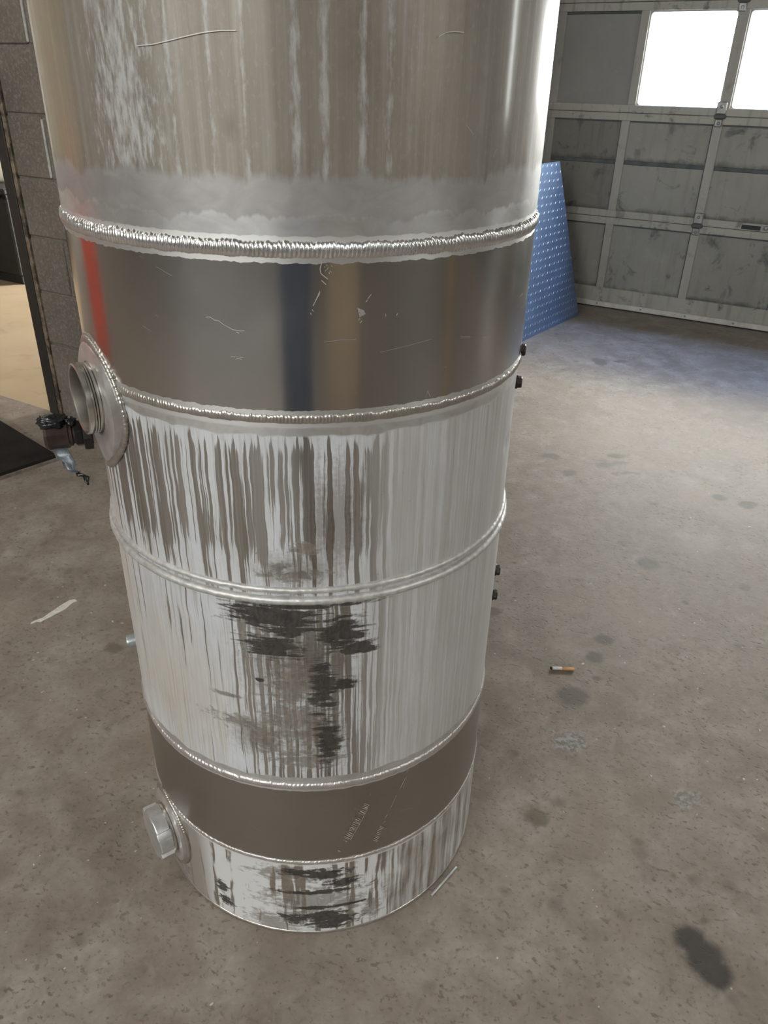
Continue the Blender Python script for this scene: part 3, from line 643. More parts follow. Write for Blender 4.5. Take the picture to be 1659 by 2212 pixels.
# ---- overhead door
dr = empty('door_1', W(DOOR_D0 + 1.2, DOOR_N, 0), kind='structure')
def dp(name, s0, s1, z0, z1, proud, depth, mat, bev=0.002, parent=None):
    return dbox(name, DOOR_D0+s0, DOOR_D0+s1, DOOR_N-proud, DOOR_N-proud+depth, z0, z1, mat, parent or dr, bev)
ST = [-0.365, 0.105, 0.632, 1.159, 1.686, 2.213, 2.693]      # stile left edges
SWD = 0.050
secs = [(0.04, 0.566, 'solid'), (0.566, 1.154, 'split'), (1.154, 1.709, 'window'), (1.709, 2.275, 'solid'), (2.275, DTOP, 'solid')]
dp('rubber_seal', DOOR_S0, DOOR_S1, 0.0, 0.010, 0.012, 0.04, MT['rubber'], 0)
ret = dp('bottom_retainer', DOOR_S0, DOOR_S1, 0.008, 0.042, 0.030, 0.03, MT['alu_strip'], 0.003)
for q in [-.2, -.05, .13, .42, .70, .99, 1.28, 1.6, 1.9]:
    lathe('rivet', W(DOOR_D0+q, DOOR_N-.030, .026), -NV, [(.006, -.001), (.006, .002), (.003, .004)], MT['hinge'], ret, 10)
def hinge(s, z):
    h = empty('hinge', W(DOOR_D0+s, DOOR_N-.02, z)); h.parent = dr; h.matrix_parent_inverse = dr.matrix_world.inverted()
    dp('hinge_leaf', s-.026, s+.030, z+.010, z+.075, .030, .012, MT['hinge'], 0.006, h)
    dp('hinge_leaf', s-.022, s+.022, z-.055, z-.012, .030, .012, MT['hinge'], 0.006, h)
    dp('hinge_knuckle', s-.030, s+.034, z-.012, z+.010, .034, .02, MT['rib'], 0.004, h)
    for dz in (.05, -.035):
        lathe('hinge_bolt', W(DOOR_D0+s+.002, DOOR_N-.030, z+dz), -NV, [(.009, 0), (.009, .006), (.004, .009)], MT['hinge'], h, 10)
for (z0, z1, kind) in secs:
    rb, rt = (0.09 if z0 < .1 else 0.042), 0.042
    dp('bottom_rail', DOOR_S0, DOOR_S1, z0+.0015, z0+rb, 0.020, 0.05, MT['doorrail'])
    dp('top_rail', DOOR_S0, DOOR_S1, z1-rt, z1-.0015, 0.020, 0.05, MT['doorrail'])
    dp('joint_gasket', DOOR_S0, DOOR_S1, z1-.004, z1+.004, 0.012, 0.04, MT['rib'], 0)
    for i, s in enumerate(ST):
        if kind == 'window':
            s_a, s_b = {0: (s, s+SWD), 1: (.124, .172)}.get(i, (s+.015, s+SWD+.018))
            if i == 5: s_a, s_b = 2.228, 2.28
            if i == 6: s_a, s_b = s, s+SWD
        else: s_a, s_b = s, s+SWD
        dp('stile', s_a, s_b, z0+rb, z1-rt, 0.020, 0.05, MT['doorstile'])
        if kind != 'window' and i: dp('edge_shadow_grime', s_a-.006, s_a, z0+rb, z1-rt, 0.011, 0.02, MT['rib'], 0)  # dark strip painting the shadow and dirt along the stile edge
    if kind != 'window': dp('edge_shadow_grime', DOOR_S0, DOOR_S1, z1-rt-.008, z1-rt, 0.011, 0.03, MT['rib'], 0)  # dark strip painting the shadow and dirt under the top rail
    for i in range(len(ST)-1):
        a, c = ST[i]+SWD, ST[i+1]
        if kind == 'solid':
            dp('panel', a, c, z0+rb, z1-rt, 0.006, 0.02, MT['doorpanel'], 0)
        elif kind == 'split':
            m_ = MT['doorpanel_dirty'] if i == 0 else MT['doorpanel']
            dp('panel', a, c, z0+rb, .872, 0.006, 0.02, m_, 0)
            dp('panel', a, c, .895, z1-rt, 0.006, 0.02, m_, 0)
            dp('rib', a, c, .872, .895, 0.010, 0.024, MT['rib'], 0.003)  # dark colour stands in for the shading of the crimp groove
        else:
            wa = [-0.315, .172, .700, 1.227, 1.754, 2.28][i]; wc = [.124, .647, 1.174, 1.701, 2.228, 2.693][i]
            if i in (0, 5):
                dp('blank_panel', wa, wc, z0+rb, z1-rt, 0.004, 0.02, MT['blank'], 0)
                dp('panel_lip', wa, wc, z1-rt-.012, z1-rt, 0.012, 0.03, MT['rib'], 0.002)
            else:
                zl, zh = 1.190, 1.664
                wf_ = empty('window_frame', W(DOOR_D0+(wa+wc)/2, DOOR_N, zl)); wf_.parent = dr; wf_.matrix_parent_inverse = dr.matrix_world.inverted()
                # a frame with rounded corners
                bm = bmesh.new(); seg = 6; rr = .018
                def rrect(x0, x1, y0, y1, r):
                    pts = []
                    for (cx_, cy_, a0) in ((x1-r, y0+r, -90), (x1-r, y1-r, 0), (x0+r, y1-r, 90), (x0+r, y0+r, 180)):
                        for q in range(seg+1):
                            an = math.radians(a0 + 90*q/seg); pts.append((cx_+r*math.cos(an), cy_+r*math.sin(an)))
                    return pts
                outer = rrect(wa-.001, wc+.001, zl-.001, zh+.004, .002); inner = rrect(wa+.008, wc-.008, zl+.007, zh-.004, rr)
                kq = len(outer)
                rings = []
                for (pts, nn) in ((outer, DOOR_N+.03), (outer, DOOR_N-.016), (inner, DOOR_N-.012), (inner, DOOR_N+.03)):
                    rings.append([bm.verts.new(W(DOOR_D0+x_, nn, y_)) for x_, y_ in pts])
                for ri in range(4):
                    ra, rbn = rings[ri], rings[(ri+1) % 4]
                    for q in range(kq): bm.faces.new((ra[q], ra[(q+1) % kq], rbn[(q+1) % kq], rbn[q]))
                bmesh.ops.recalc_face_normals(bm, faces=bm.faces[:])
                bm_obj('frame', bm, MT['doorstile'], wf_)
                dbox('pane', DOOR_D0+wa+.004, DOOR_D0+wc-.004, DOOR_N+.012, DOOR_N+.016, zl+.004, zh-.002, MT['glass'], wf_)
for s in (0.657, 1.71): 
    for z in (0.566, 1.154, 1.709): hinge(s, z)
slot = dp('lock_slot', .905, 1.012, .572, .598, .021, .01, MT['hole'], 0.002)
lathe('lock_bolt', W(DOOR_D0+1.04, DOOR_N-.020, .590), -NV, [(.013, 0), (.013, .008), (.006, .012)], MT['hinge'], dr, 14)

# ================================================================== lamps on the ceiling (outside the frame)
def tube_lamp(d, n, z, length, along_d, mat, label):
    t = empty('ceiling_lamp', W(d, n, z), label, 'lamp')
    hx, hy = (length/2, .11) if along_d else (.11, length/2)
    dbox('housing', d-hx, d+hx, n-hy, n+hy, z+.03, z+.09, MT['white_metal'], t, 0.01)
    for o_ in (-.05, .05):
        if along_d: p0 = W(d-hx+.03, n+o_, z+.012); ax = DV
        else: p0 = W(d+o_, n-hy+.03, z+.012); ax = NV
        lathe('tube', p0, ax, [(.016, 0), (.016, length-.06)], mat, t, 10)
    for e_ in (-1, 1):
        q = e_*(length/2 - .3)
        dd, nn = (d+q, n) if along_d else (d, n+q)
        dbox('hanger', dd-.006, dd+.006, nn-.006, nn+.006, z+.09, H, MT['hinge'], t)
    return t
tube_lamp(2.2, -2.6, 3.7, 2.4, True, MT['tube'], 'twin tube ceiling lamp behind the camera near the cardboard boxes')
tube_lamp(-1.2, -2.6, 3.7, 2.4, True, MT['tube'], 'twin tube ceiling lamp behind the camera over the open floor')
tube_lamp(-2.2, -0.8, 3.0, 2.4, False, MT['tube_bright'], 'added twin tube ceiling lamp brightening the red tool chest')  # added lamp, brightens the chest for its reflection
tube_lamp(3.8, 0.6, 3.7, 2.4, False, MT['tube'], 'twin tube ceiling lamp right of the tank by the yellow bollard')
tube_lamp(-3.9, 2.9, 3.6, 2.4, True, MT['tube_warm'], 'warm twin tube lamp in the bay beyond the opening')

# ================================================================== the tank
tank = empty('fuel_tank', Vector((0, 0, 0)), 'tall weathered aluminium cylinder tank with welded seams standing on concrete floor', 'tank')
NS = 420
def cyl_sheet(name, z0, z1, rows, mat, rad=R, prof=None):
    vs_, fs, loops = [], [], []
    zz = np.linspace(z0, z1, rows+1)
    for z in zz:
        for k in range(NS):
            a = -math.pi + 2*math.pi*k/NS
            r = rad + (prof(a, z) if prof else 0)
            vs_.append((r*math.sin(a), -r*math.cos(a), z))
    for i in range(rows):
        for k in range(NS):
            k2 = (k+1) % NS; fs.append((i*NS+k, i*NS+k2, (i+1)*NS+k2, (i+1)*NS+k))
            a0 = -math.pi + 2*math.pi*k/NS; a1 = -math.pi + 2*math.pi*(k+1)/NS
            loops += [(a0*R, zz[i]), (a1*R, zz[i]), (a1*R, zz[i+1]), (a0*R, zz[i+1])]
    return link_mesh(name, vs_, fs, mat, tank, True, {'loops': loops})
def ripple(amp, fu, fz, seed):
    def f(a, z):
        return amp * mnoise.noise(Vector((math.sin(a)*fu, math.cos(a)*fu, z*fz + seed)))
    return f
rp = ripple(0.0011, 5, 3, 1.0)
def up_prof(a, z):
    g = rp(a, z)
    if z < 1.21: g += 0.0004*mnoise.noise(Vector((a*14, z*40, 4.0)))
    return g
cyl_sheet('upper_shell', Z_S1, Z_TOP, 110, MT['upper'], R, up_prof)
cyl_sheet('polished_band', Z_S2, Z_S1, 30, MT['band1'], R+.0008, ripple(0.0005, 4, 3, 3.0))
def dent(a, z):
    g = 0.0007*mnoise.noise(Vector((math.sin(a)*5, math.cos(a)*5, z*6 + 8)))
    da = (math.degrees(a) - 66)/3.0; dz = (z - 0.832)/0.012
    return g - 0.004*math.exp(-(da*da + dz*dz))
cyl_sheet('striped_shell', Z_S4, Z_S2, 150, MT['striped'], R-.0008, dent)
cyl_sheet('dull_band', Z_LOW, Z_S4, 24, MT['band2'], R-.0002, ripple(0.0004, 4, 4, 5.0))
def botp(a, z):
    g = 0.0006*mnoise.noise(Vector((math.sin(a)*5, math.cos(a)*5, z*8 + 2)))
    return g - (0.006*(1 - z/.012)**2 if z < .012 else 0)
cyl_sheet('bottom_shell', 0.002, Z_LOW, 60, MT['bottom'], R-.0002, botp)
lathe('base_plate', Vector((0, 0, 0.001)), Vector((0, 0, 1)), [(0, 0), (R-.02, 0), (R-.006, .002)], MT['weld_dull'], tank, 96, cap=False)
lathe('domed_head', Vector((0, 0, Z_TOP)), Vector((0, 0, 1)), [(R, 0), (R-.004, .012), (R-.02, .03), (R*.75, .052), (R*.4, .064), (0, .068)], MT['upper'], tank, 96, cap=False)
def ring(name, z, r_tube, out, mat, n=360, m=12, jit=0.0, seed=0, flat=1.0, parent=None):
    vs_, fs = [], []
    for k in range(n):
        a = -math.pi + 2*math.pi*k/n
        dz = jit*mnoise.noise(Vector((math.sin(a)*40, math.cos(a)*40, seed)))
        dr_ = jit*mnoise.noise(Vector((math.sin(a)*60, math.cos(a)*60, seed+5)))
        for j in range(m):
            t = 2*math.pi*j/m; r = R + out + dr_ + r_tube*flat*math.cos(t)
            vs_.append((r*math.sin(a), -r*math.cos(a), z + dz + r_tube*math.sin(t)))
    for k in range(n):
        k2 = (k+1) % n
        for j in range(m):
            j2 = (j+1) % m; fs.append((k*m+j, k2*m+j, k2*m+j2, k*m+j2))
    return link_mesh(name, vs_, fs, mat, parent or tank, True)
def weld(name, zf, w, h, pitch, mat, sub=5, m=10, irr=0.2, seed=0, a0=-math.pi, a1=math.pi, out=0.0, deep=0.38):
    """stack-of-dimes weld bead around the shell"""
    arcl = (a1-a0)*R; nr = int(arcl/pitch*sub); vs_, fs = [], []
    closed = abs((a1-a0) - 2*math.pi) < 1e-6
    ph = 0.0
    for k in range(nr + (0 if closed else 1)):
        a = a0 + (a1-a0)*k/nr
        n1 = mnoise.noise(Vector((math.sin(a)*22, math.cos(a)*22, seed))); n2 = mnoise.noise(Vector((math.sin(a)*90, math.cos(a)*90, seed+3)))
        n3 = mnoise.noise(Vector((math.sin(a)*9, math.cos(a)*9, seed+7)))
        ww = w*(1 + irr*n1 + irr*0.5*n2); hh = h*(1 + irr*n3); ph += (1.0/sub)*(1 + 0.25*n2)
        for j in range(m+1):
            t = -1 + 2*j/m
            saw = (ph - 0.55*(1-t*t)) % 1.0
            rip = (1-deep) + deep*math.sin(math.pi*saw)**0.6
            rad = R + out - .0006 + hh*math.sqrt(max(0, 1-t*t))*rip
            z = zf(a) + t*ww/2 + 0.0012*n2
            vs_.append((rad*math.sin(a), -rad*math.cos(a), z))
    M_ = m+1
    for k in range(nr):
        k2 = (k+1) % nr if closed else k+1
        for j in range(m): fs.append((k*M_+j, k2*M_+j, k2*M_+j+1, k*M_+j+1))
    return link_mesh(name, vs_, fs, mat, tank, True)
weld('weld_bead', lambda a: Z_S1, 0.0175, 0.0050, 0.0045, MT['weld'], 6, 10, 0.18, 1)
PHI0 = math.radians(-62); PZ = 0.905; PRW, PRH = 0.077, 0.082
def seam2(a):
    du = (a - PHI0)*R/PRW
    if abs(du) < 1: 
        top = PZ + PRH*math.sqrt(1-du*du) + 0.004
        return max(Z_S2, top)
    return Z_S2
weld('weld_bead', seam2, 0.0120, 0.0034, 0.0040, MT['weld_dull'], 5, 8, 0.25, 11, deep=.28)
weld('weld_bead', lambda a: Z_S4, 0.0115, 0.0026, 0.0034, MT['weld_pale'], 5, 8, 0.2, 21, deep=.13)
weld('weld_bead', lambda a: Z_LOW, 0.0085, 0.0020, 0.0030, MT['weld_pale'], 5, 8, 0.3, 31, deep=.13)
ring('stiffening_ring', Z_R3, 0.0060, 0.0005, MT['ring'], 720, 12, 0.0007, 3)
ring('stiffening_ring', Z_R3 + 0.0150, 0.0046, -0.0010, MT['ring'], 720, 12, 0.0007, 9)
ring('bottom_rim', 0.0055, 0.0042, -0.0035, MT['weld_dull'], 480, 10, 0.0007, 14)

# black muck caught along the ring
# ---- flat welded pads and the fittings on them
def axis_at(phi): return Vector((math.sin(phi), -math.cos(phi), 0))
def tang_at(phi): return Vector((math.cos(phi), math.sin(phi), 0))
def pad(phi0, z0, rw, rh, h0, name, parent, tip=0.0, wname='pad_weld'):
    A = axis_at(phi0); T = tang_at(phi0)
    n = 64; rings_ = [0.0, 0.4, 0.75, 0.95, 1.0]
    vs_, fs = [], []
    def outline(th):
        c, s_ = math.cos(th), math.sin(th)
        return rw*c*(1 - tip*max(0, -s_)**2), rh*s_
    vs_.append(A*(R+h0) + Vector((0, 0, z0)))
    for q in rings_[1:]:
        for k in range(n):
            u, v = outline(2*math.pi*k/n); u *= q; v *= q
            drop = 0.0015 if q == 1.0 else 0
            vs_.append(A*(R + h0 - drop) + T*u + Vector((0, 0, z0+v)))
    for k in range(n):                         # skirt down to the shell
        u, v = outline(2*math.pi*k/n); u *= 1.03; v *= 1.03
        rr = R - .003; d_ = math.sqrt(max(rr*rr - u*u, 0))
        vs_.append(A*d_ + T*u + Vector((0, 0, z0+v)))
    for k in range(n): fs.append((0, 1+k, 1+(k+1) % n))
    for r_ in range(len(rings_)-1):
        for k in range(n):
            b0 = 1 + r_*n; b1 = b0 + n; k2 = (k+1) % n
            fs.append((b0+k, b1+k, b1+k2, b0+k2))
    ob = link_mesh(name, vs_, fs, MT['pad'], parent, True); auto_sharp(ob, 40)
    # fillet weld around the rim
    m = 8; nn = 300; wv_, wf2 = [], []
    for k in range(nn):
        th = 2*math.pi*k/nn; u, v = outline(th); n2 = mnoise.noise(Vector((math.cos(th)*30, math.sin(th)*30, 2.0)))
        c, s_ = math.cos(th), math.sin(th)
        u1, v1 = u*1.035, v*1.035
        d_ = math.sqrt(max(R*R - u1*u1, 0)); C = A*(d_ + 0.001) + T*u1 + Vector((0, 0, z0+v1))
        rt = (0.0042 + 0.0008*n2)*(0.82 + 0.18*abs(math.sin(k*math.pi/3)))
        e1 = (T*c + Vector((0, 0, s_))).normalized()
        for j in range(m):
            t = 2*math.pi*j/m; wv_.append(C + e1*(rt*1.7*math.cos(t)) + A*(rt*math.sin(t)))
    for k in range(nn):
        k2 = (k+1) % nn
        for j in range(m): wf2.append((k*m+j, k2*m+j, k2*m+(j+1) % m, k*m+(j+1) % m))
    link_mesh(wname, wv_, wf2, MT['weld_dull'], ob, True)
    return ob
p1 = pad(PHI0, PZ, PRW-.004, PRH-.003, 0.006, 'filler_pad', tank, 0.45)
A1 = axis_at(PHI0); T1 = tang_at(PHI0)
nz = PZ + 0.010
NO = A1*(R + .004) + Vector((0, 0, nz))
# threaded neck: grooves as real profile, hollow
prof = [(.0465, 0), (.0465, .003), (.0425, .0035), (.0425, .0055), (.0455, .0060), (.0455, .0078), (.0432, .0083), (.0455, .0090), (.0455, .0108),
        (.0432, .0113), (.0455, .0120), (.0455, .0138), (.0425, .0145), (.0425, .0160), (.0455, .0165), (.0455, .0205), (.0435, .0215), (.0412, .0205)]
nk = lathe('filler_neck', NO, A1, prof, MT['neck'], p1, 72, cap=False); auto_sharp(nk, 30)
lathe('neck_bore', NO, A1, [(.0412, .0205), (.0398, .019), (.0395, .004)], MT['bore'], nk, 72, cap=False)  # bore coloured dark for the shade inside the neck
lathe('neck_shade_disc', NO + A1*.004, A1, [(.0396, 0), (.0396, .0006), (0, .0007)], MT['hole'], nk, 48)  # dark disc stands in for the shade of a deep hollow
# the small drain valve below the neck
vz = 0.837; vphi = math.radians(-76); A2 = axis_at(vphi)
vr = empty('drain_valve', A2*R + Vector((0, 0, vz))); vr.parent = tank
VO = A2*(R - .004) + Vector((0, 0, vz))
auto_sharp(lathe('bushing', VO, A2, [(.016, 0), (.016, .013), (.015, .014)], MT['brass'], vr, 32), 40)
auto_sharp(lathe('hex_nut', VO + A2*.014, A2, [(.022, 0), (.0235, .001), (.0235, .011), (.022, .012)], MT['black_iron'], vr, 6, smooth=False), 20)
auto_sharp(lathe('hex_nut', VO + A2*.026, A2, [(.018, 0), (.019, .001), (.019, .009), (.018, .010)], MT['black_iron'], vr, 6, smooth=False, rot=.5), 20)
auto_sharp(lathe('collar', VO + A2*.036, A2, [(.014, 0), (.014, .003), (.0165, .004), (.0165, .008)], MT['brown_iron'], vr, 24), 40)
bd = lathe('valve_body', VO + A2*.043, A2, [(.016, 0), (.0188, .002), (.0188, .029), (.016, .033), (.008, .034)], MT['brown_iron'], vr, 8, smooth=False, rot=math.pi/8)
auto_sharp(bd, 20)
x_, y_, a_ = frame_from_axis(A2)
bm = bmesh.new(); bmesh.ops.create_icosphere(bm, subdivisions=4, radius=1.0)
for v in bm.verts:
    c = v.co.copy(); nn = mnoise.noise(c*1.9 + Vector((3, 1, 0))); n2 = mnoise.noise(c*4.5); n3 = mnoise.noise(c*11)
    f = 1 + 0.30*nn + 0.24*abs(n2) + 0.10*n3
    v.co = Vector((c.x*.016*f, c.y*.013*f, c.z*.0105*f))
crown = VO + A2*.062 + Vector((0, 0, .021))
for v in bm.verts: v.co = crown + A2*v.co.x*1.15 + a_.cross(Vector((0, 0, 1)))*v.co.y + Vector((0, 0, v.co.z))
bm_obj('tape_wad', bm, MT['tape'], vr, True)
bm = bmesh.new(); bmesh.ops.create_icosphere(bm, subdivisions=3, radius=1.0)
for v in bm.verts:
    c = v.co.copy(); f = 1 + 0.45*mnoise.noise(c*2.6 + Vector((9, 4, 2))) + 0.2*mnoise.noise(c*7)
    v.co = VO + A2*(.040 + c.x*.010*f) + a_.cross(Vector((0, 0, 1)))*(c.y*.009*f) + Vector((0, 0, .018 + c.z*.007*f))
bm_obj('tape_wad', bm, MT['tape'], vr, True)
# torn strip of tape hanging from the valve
def ribbon(name, pts, widths, side, mat, parent, th=.0012):
    vs_, fs = [], []
    for i, (p, w_) in enumerate(zip(pts, widths)):
        s_ = (side + Vector((0, 0, .25*math.sin(i*1.7)))).normalized(); nrm = s_.cross(Vector((0, 0, 1))).normalized()
        fold = nrm*(.004*math.sin(i*2.3))
        for q, off in ((-1, 0), (-.3, 1), (.35, -1), (1, 0)):
            vs_.append(p + s_*(q*w_/2) + fold + nrm*(off*w_*.16))
    m = 4
    for i in range(len(pts)-1):
        for j in range(m-1): fs.append((i*m+j, i*m+j+1, (i+1)*m+j+1, (i+1)*m+j))
    o = link_mesh(name, vs_, fs, mat, parent, True)
    md = o.modifiers.new('thick', 'SOLIDIFY'); md.thickness = th; md.offset = 0
    return o
def px_depth(x, y, ref):
    v = px_ray(x, y); t = ((ref - CO).dot(CF))/v.dot(CF); return CO + v*t
ref = VO + A2*.055
strip = [(128, 968, .020), (140, 985, .022), (146, 1000, .018), (152, 1012, .014), (163, 1018, .011), (168, 1021, .007)]
ribbon('tape_tail', [px_depth(x, y, ref) for x, y, w_ in strip], [w_ for *_, w_ in strip], CX.copy(), MT['tape_grey'], vr)
tail = [(168, 1021, .006), (176, 1025, .010), (184, 1032, .009), (189, 1040, .005), (192, 1047, .002)]
ribbon('tape_tail_end', [px_depth(x, y, ref) for x, y, w_ in tail], [w_ for *_, w_ in tail], CX.copy(), MT['tape'], vr)

# lower pad with the ribbed cap
PHI2 = math.radians(-60); QZ = 0.116
p2 = pad(PHI2, QZ, 0.060, 0.072, 0.005, 'cap_pad', tank, 0.0)
A3 = axis_at(PHI2); CO3 = A3*(R + .003) + Vector((0, 0, QZ - .004))
auto_sharp(lathe('cap_collar', CO3, A3, [(.048, 0), (.048, .003), (.0435, .0045), (.0435, .006), (.0465, .0065), (.0465, .009), (.042, .010)], MT['neck'], p2, 56), 35)
def lobes(th, r, h):
    q = (th*8/(2*math.pi)) % 1.0
    return r*(1.0 if q < 0.58 else 0.885)
cp = lathe('threaded_cap', CO3, A3, [(.0445, .009), (.0475, .010), (.0475, .031), (.0462, .0325), (.038, .0335), (0, .034)], MT['cast'], p2, 160, radial=lambda th, r, h: lobes(th, r, h) if r > .043 else r, cap=False)
auto_sharp(cp, 20)
# small galvanised plug on the left, dark bolts on the right
ph = math.radians(-75)
auto_sharp(lathe('pipe_plug', axis_at(ph)*(R-.004) + Vector((0, 0, .470)), axis_at(ph), [(.0105, 0), (.0105, .014), (.0095, .0165), (.006, .017)], MT['zinc'], tank, 28), 40)
pb = math.radians(75)
for z in (.953, .906, .585, .536):
    bo = auto_sharp(lathe('bolt_head', axis_at(pb)*(R-.003) + Vector((0, 0, z)), axis_at(pb), [(.0085, 0), (.0085, .009), (.007, .0105)], MT['bolt'], tank, 6, smooth=False), 20)
    lathe('washer', axis_at(pb)*(R-.003) + Vector((0, 0, z)), axis_at(pb), [(.0100, 0), (.0100, .0045)], MT['bolt'], bo, 20)

# ---- scratches and the faded mill stamps, thin marks lying on the bands
def mark(name, strokes, mat, r_off):
    vs_, fs = [], []
    for (pts, w_) in strokes:
        st = []
        for (x, y) in pts:
            a, z = px_tank(x, y); st.append((a*R, z))
        for i in range(len(st)-1):
            (u0, v0), (u1, v1) = st[i], st[i+1]; dx, dy = u1-u0, v1-v0; L = math.hypot(dx, dy) or 1e-6
            px_, py_ = -dy/L*w_/2, dx/L*w_/2; b0 = len(vs_)
            for (u, v) in ((u0+px_, v0+py_), (u0-px_, v0-py_), (u1-px_, v1-py_), (u1+px_, v1+py_)):
                a = u/R; r = R + r_off; vs_.append((r*math.sin(a), -r*math.cos(a), v))
            fs.append((b0, b0+1, b0+2, b0+3))
    return link_mesh(name, vs_, fs, mat, tank)
rs = random.Random(3)
sc = [([(446, 684), (456, 684), (466, 691), (474, 692), (483, 699), (492, 704), (504, 711), (520, 714), (529, 713)], .0011),
      ([(512, 716), (518, 719)], .0014), ([(500, 769), (512, 770), (527, 771)], .0010), ([(512, 773), (524, 775)], .0012),
      ([(700, 738), (735, 733), (768, 732)], .0006), ([(820, 760), (870, 748), (930, 732)], .0004), ([(832, 677), (832, 683)], .001), ([(857, 676), (855, 681)], .0016),
      ([(993, 727), (1005, 727), (1015, 727)], .0006), ([(1038, 727), (1050, 727)], .0006), ([(918, 856), (922, 842), (927, 856)], .0007),
      ([(297, 99), (330, 96), (365, 88), (400, 79), (440, 70), (475, 66), (510, 66)], .0011), ([(945, 79), (962, 70), (980, 68), (1000, 70)], .0010),
      ([(545, 887), (575, 884)], .0006), ([(1120, 640), (1127, 633)], .0012),
      ([(1005, 270), (1020, 290)], .0006), ([(1063, 340), (1070, 322)], .0005)]
mark('scratches', [(p_, w_*.6) for p_, w_ in sc], MT['scratch'], .0018)['kind'] = 'stuff'
stp = []
# curved emblem and tick marks under the upper weld
arc_pts = [(700, 558), (694, 570), (691, 580), (693, 590), (700, 596), (708, 602)]
stp.append((arc_pts, .0014)); stp.append(([(694, 605), (700, 610), (704, 614)], .0014))
for (x0, y0) in ((704, 562), (706, 570), (700, 575), (709, 576), (704, 582), (712, 584), (715, 572), (710, 588), (716, 562)):
    stp.append(([(x0, y0), (x0+rs.uniform(-3, 4), y0+rs.uniform(2, 6))], .0010))
for i in range(7): stp.append(([(676+i*2.2, 660-i*4), (680+i*1.8, 652-i*4)], .0012))
for (x0, y0) in ((674, 668), (670, 675), (687, 633)): stp.append(([(x0, y0), (x0+3, y0+4)], .0012))
for i in range(6): stp.append(([(772+i*2.4, 664+i*1.0), (777+i*2.2, 684-i*1.2)], .0013))
for (x0, y0) in ((793, 645), (797, 640), (789, 652), (773, 692), (777, 697)): stp.append(([(x0, y0), (x0+4, y0-5)], .0010))
mark('stamp_marks', [(p_, w_*.6) for p_, w_ in stp], MT['scratch'], .0018)['kind'] = 'stuff'
st2 = []
for i in range(24):
    f = i/23; bx, by = 747 + 46*f, 1815 - 78*f
    if i in (15, 16): continue
    st2.append(([(bx-6+rs.uniform(-1, 1), by-3), (bx+4, by+rs.uniform(0, 3))], rs.choice([.0016, .0022, .0012])))
st2.append(([(756, 1814), (780, 1772), (793, 1747)], .0012)); st2.append(([(797, 1718), (801, 1713)], .0014)); st2.append(([(730, 1836), (736, 1839)], .0018))
for i in range(10):
    f = i/9; bx, by = 810 + 14*f, 1815 - 30*f; st2.append(([(bx-4, by-2), (bx+4, by+rs.uniform(0, 3))], .0014))
st2 += [([(826, 1776), (832, 1773)], .0014), ([(831, 1765), (836, 1758)], .0016), ([(842, 1746), (856, 1716)], .0008), ([(864, 1702), (872, 1685), (878, 1676)], .0013), ([(870, 1700), (877, 1684)], .0010), ([(876, 1670), (883, 1655)], .0013)]
mark('faded_lettering', [(p_, w_*.65) for p_, w_ in st2], MT['stamp'], .0012)['kind'] = 'stuff'

# ================================================================== things on the floor
# cigarette butt
c0 = px_floor(1192, 1443, .004); c1 = px_floor(1240, 1445, .004); ax = (c1-c0); Lc = ax.length; ax.normalize()
cg = empty('cigarette_butt', Vector((c0.x, c0.y, 0)), 'burnt cigarette butt with orange filter lying on the concrete floor', 'cigarette')
lathe('paper', c0, ax, [(.0030, 0), (.0040, .002), (.0040, Lc*.45)], MT['cig_paper'], cg, 16)
lathe('filter', c0 + ax*(Lc*.45), ax, [(.0041, 0), (.0041, Lc*.54), (.0036, Lc*.55)], MT['cig_filter'], cg, 16)
lathe('ash_tip', c0 - ax*.0045, ax, [(.0016, 0), (.0032, .002), (.0036, .0055)], MT['ash'], cg, 14)
# thin rod beside the tank
r0 = px_floor(932, 1934, .0025); r1 = px_floor(986, 1873, .0025); ax = r1-r0; Lr = ax.length; ax.normalize()
rod = lathe('welding_rod', r0, ax, [(.0019, 0), (.0024, .0008), (.0024, Lr-.001), (.0019, Lr)], MT['rod'], None, 12)
tag(rod, 'thin grey metal rod lying on the floor against the tank base', 'rod')
# flat paint scraping left of the tank
def flake(name, pts, z, mat):
    bm = bmesh.new(); top = [bm.verts.new((p.x, p.y, z)) for p in pts]; bot = [bm.verts.new((p.x, p.y, 0.0)) for p in pts]
    bm.faces.new(top); bm.faces.new(bot[::-1]); k = len(pts)
    for i in range(k): bm.faces.new((top[i], bot[i], bot[(i+1) % k], top[(i+1) % k]))
    bmesh.ops.recalc_face_normals(bm, faces=bm.faces[:]); return bm_obj(name, bm, mat)
pts = [(66, 1349), (80, 1343), (88, 1344), (97, 1339), (115, 1330), (130, 1322), (142, 1316), (150, 1308), (158, 1302), (167, 1299), (162, 1295), (150, 1297), (140, 1303), (130, 1309), (120, 1316), (105, 1326), (92, 1335), (78, 1340), (68, 1345)]
tag(flake('paint_scraping', [px_floor(*q) for q in pts][::-1], .0012, MT['chalkscrape']), 'ragged white strip of dried paint on floor left of the tank', 'paint strip')

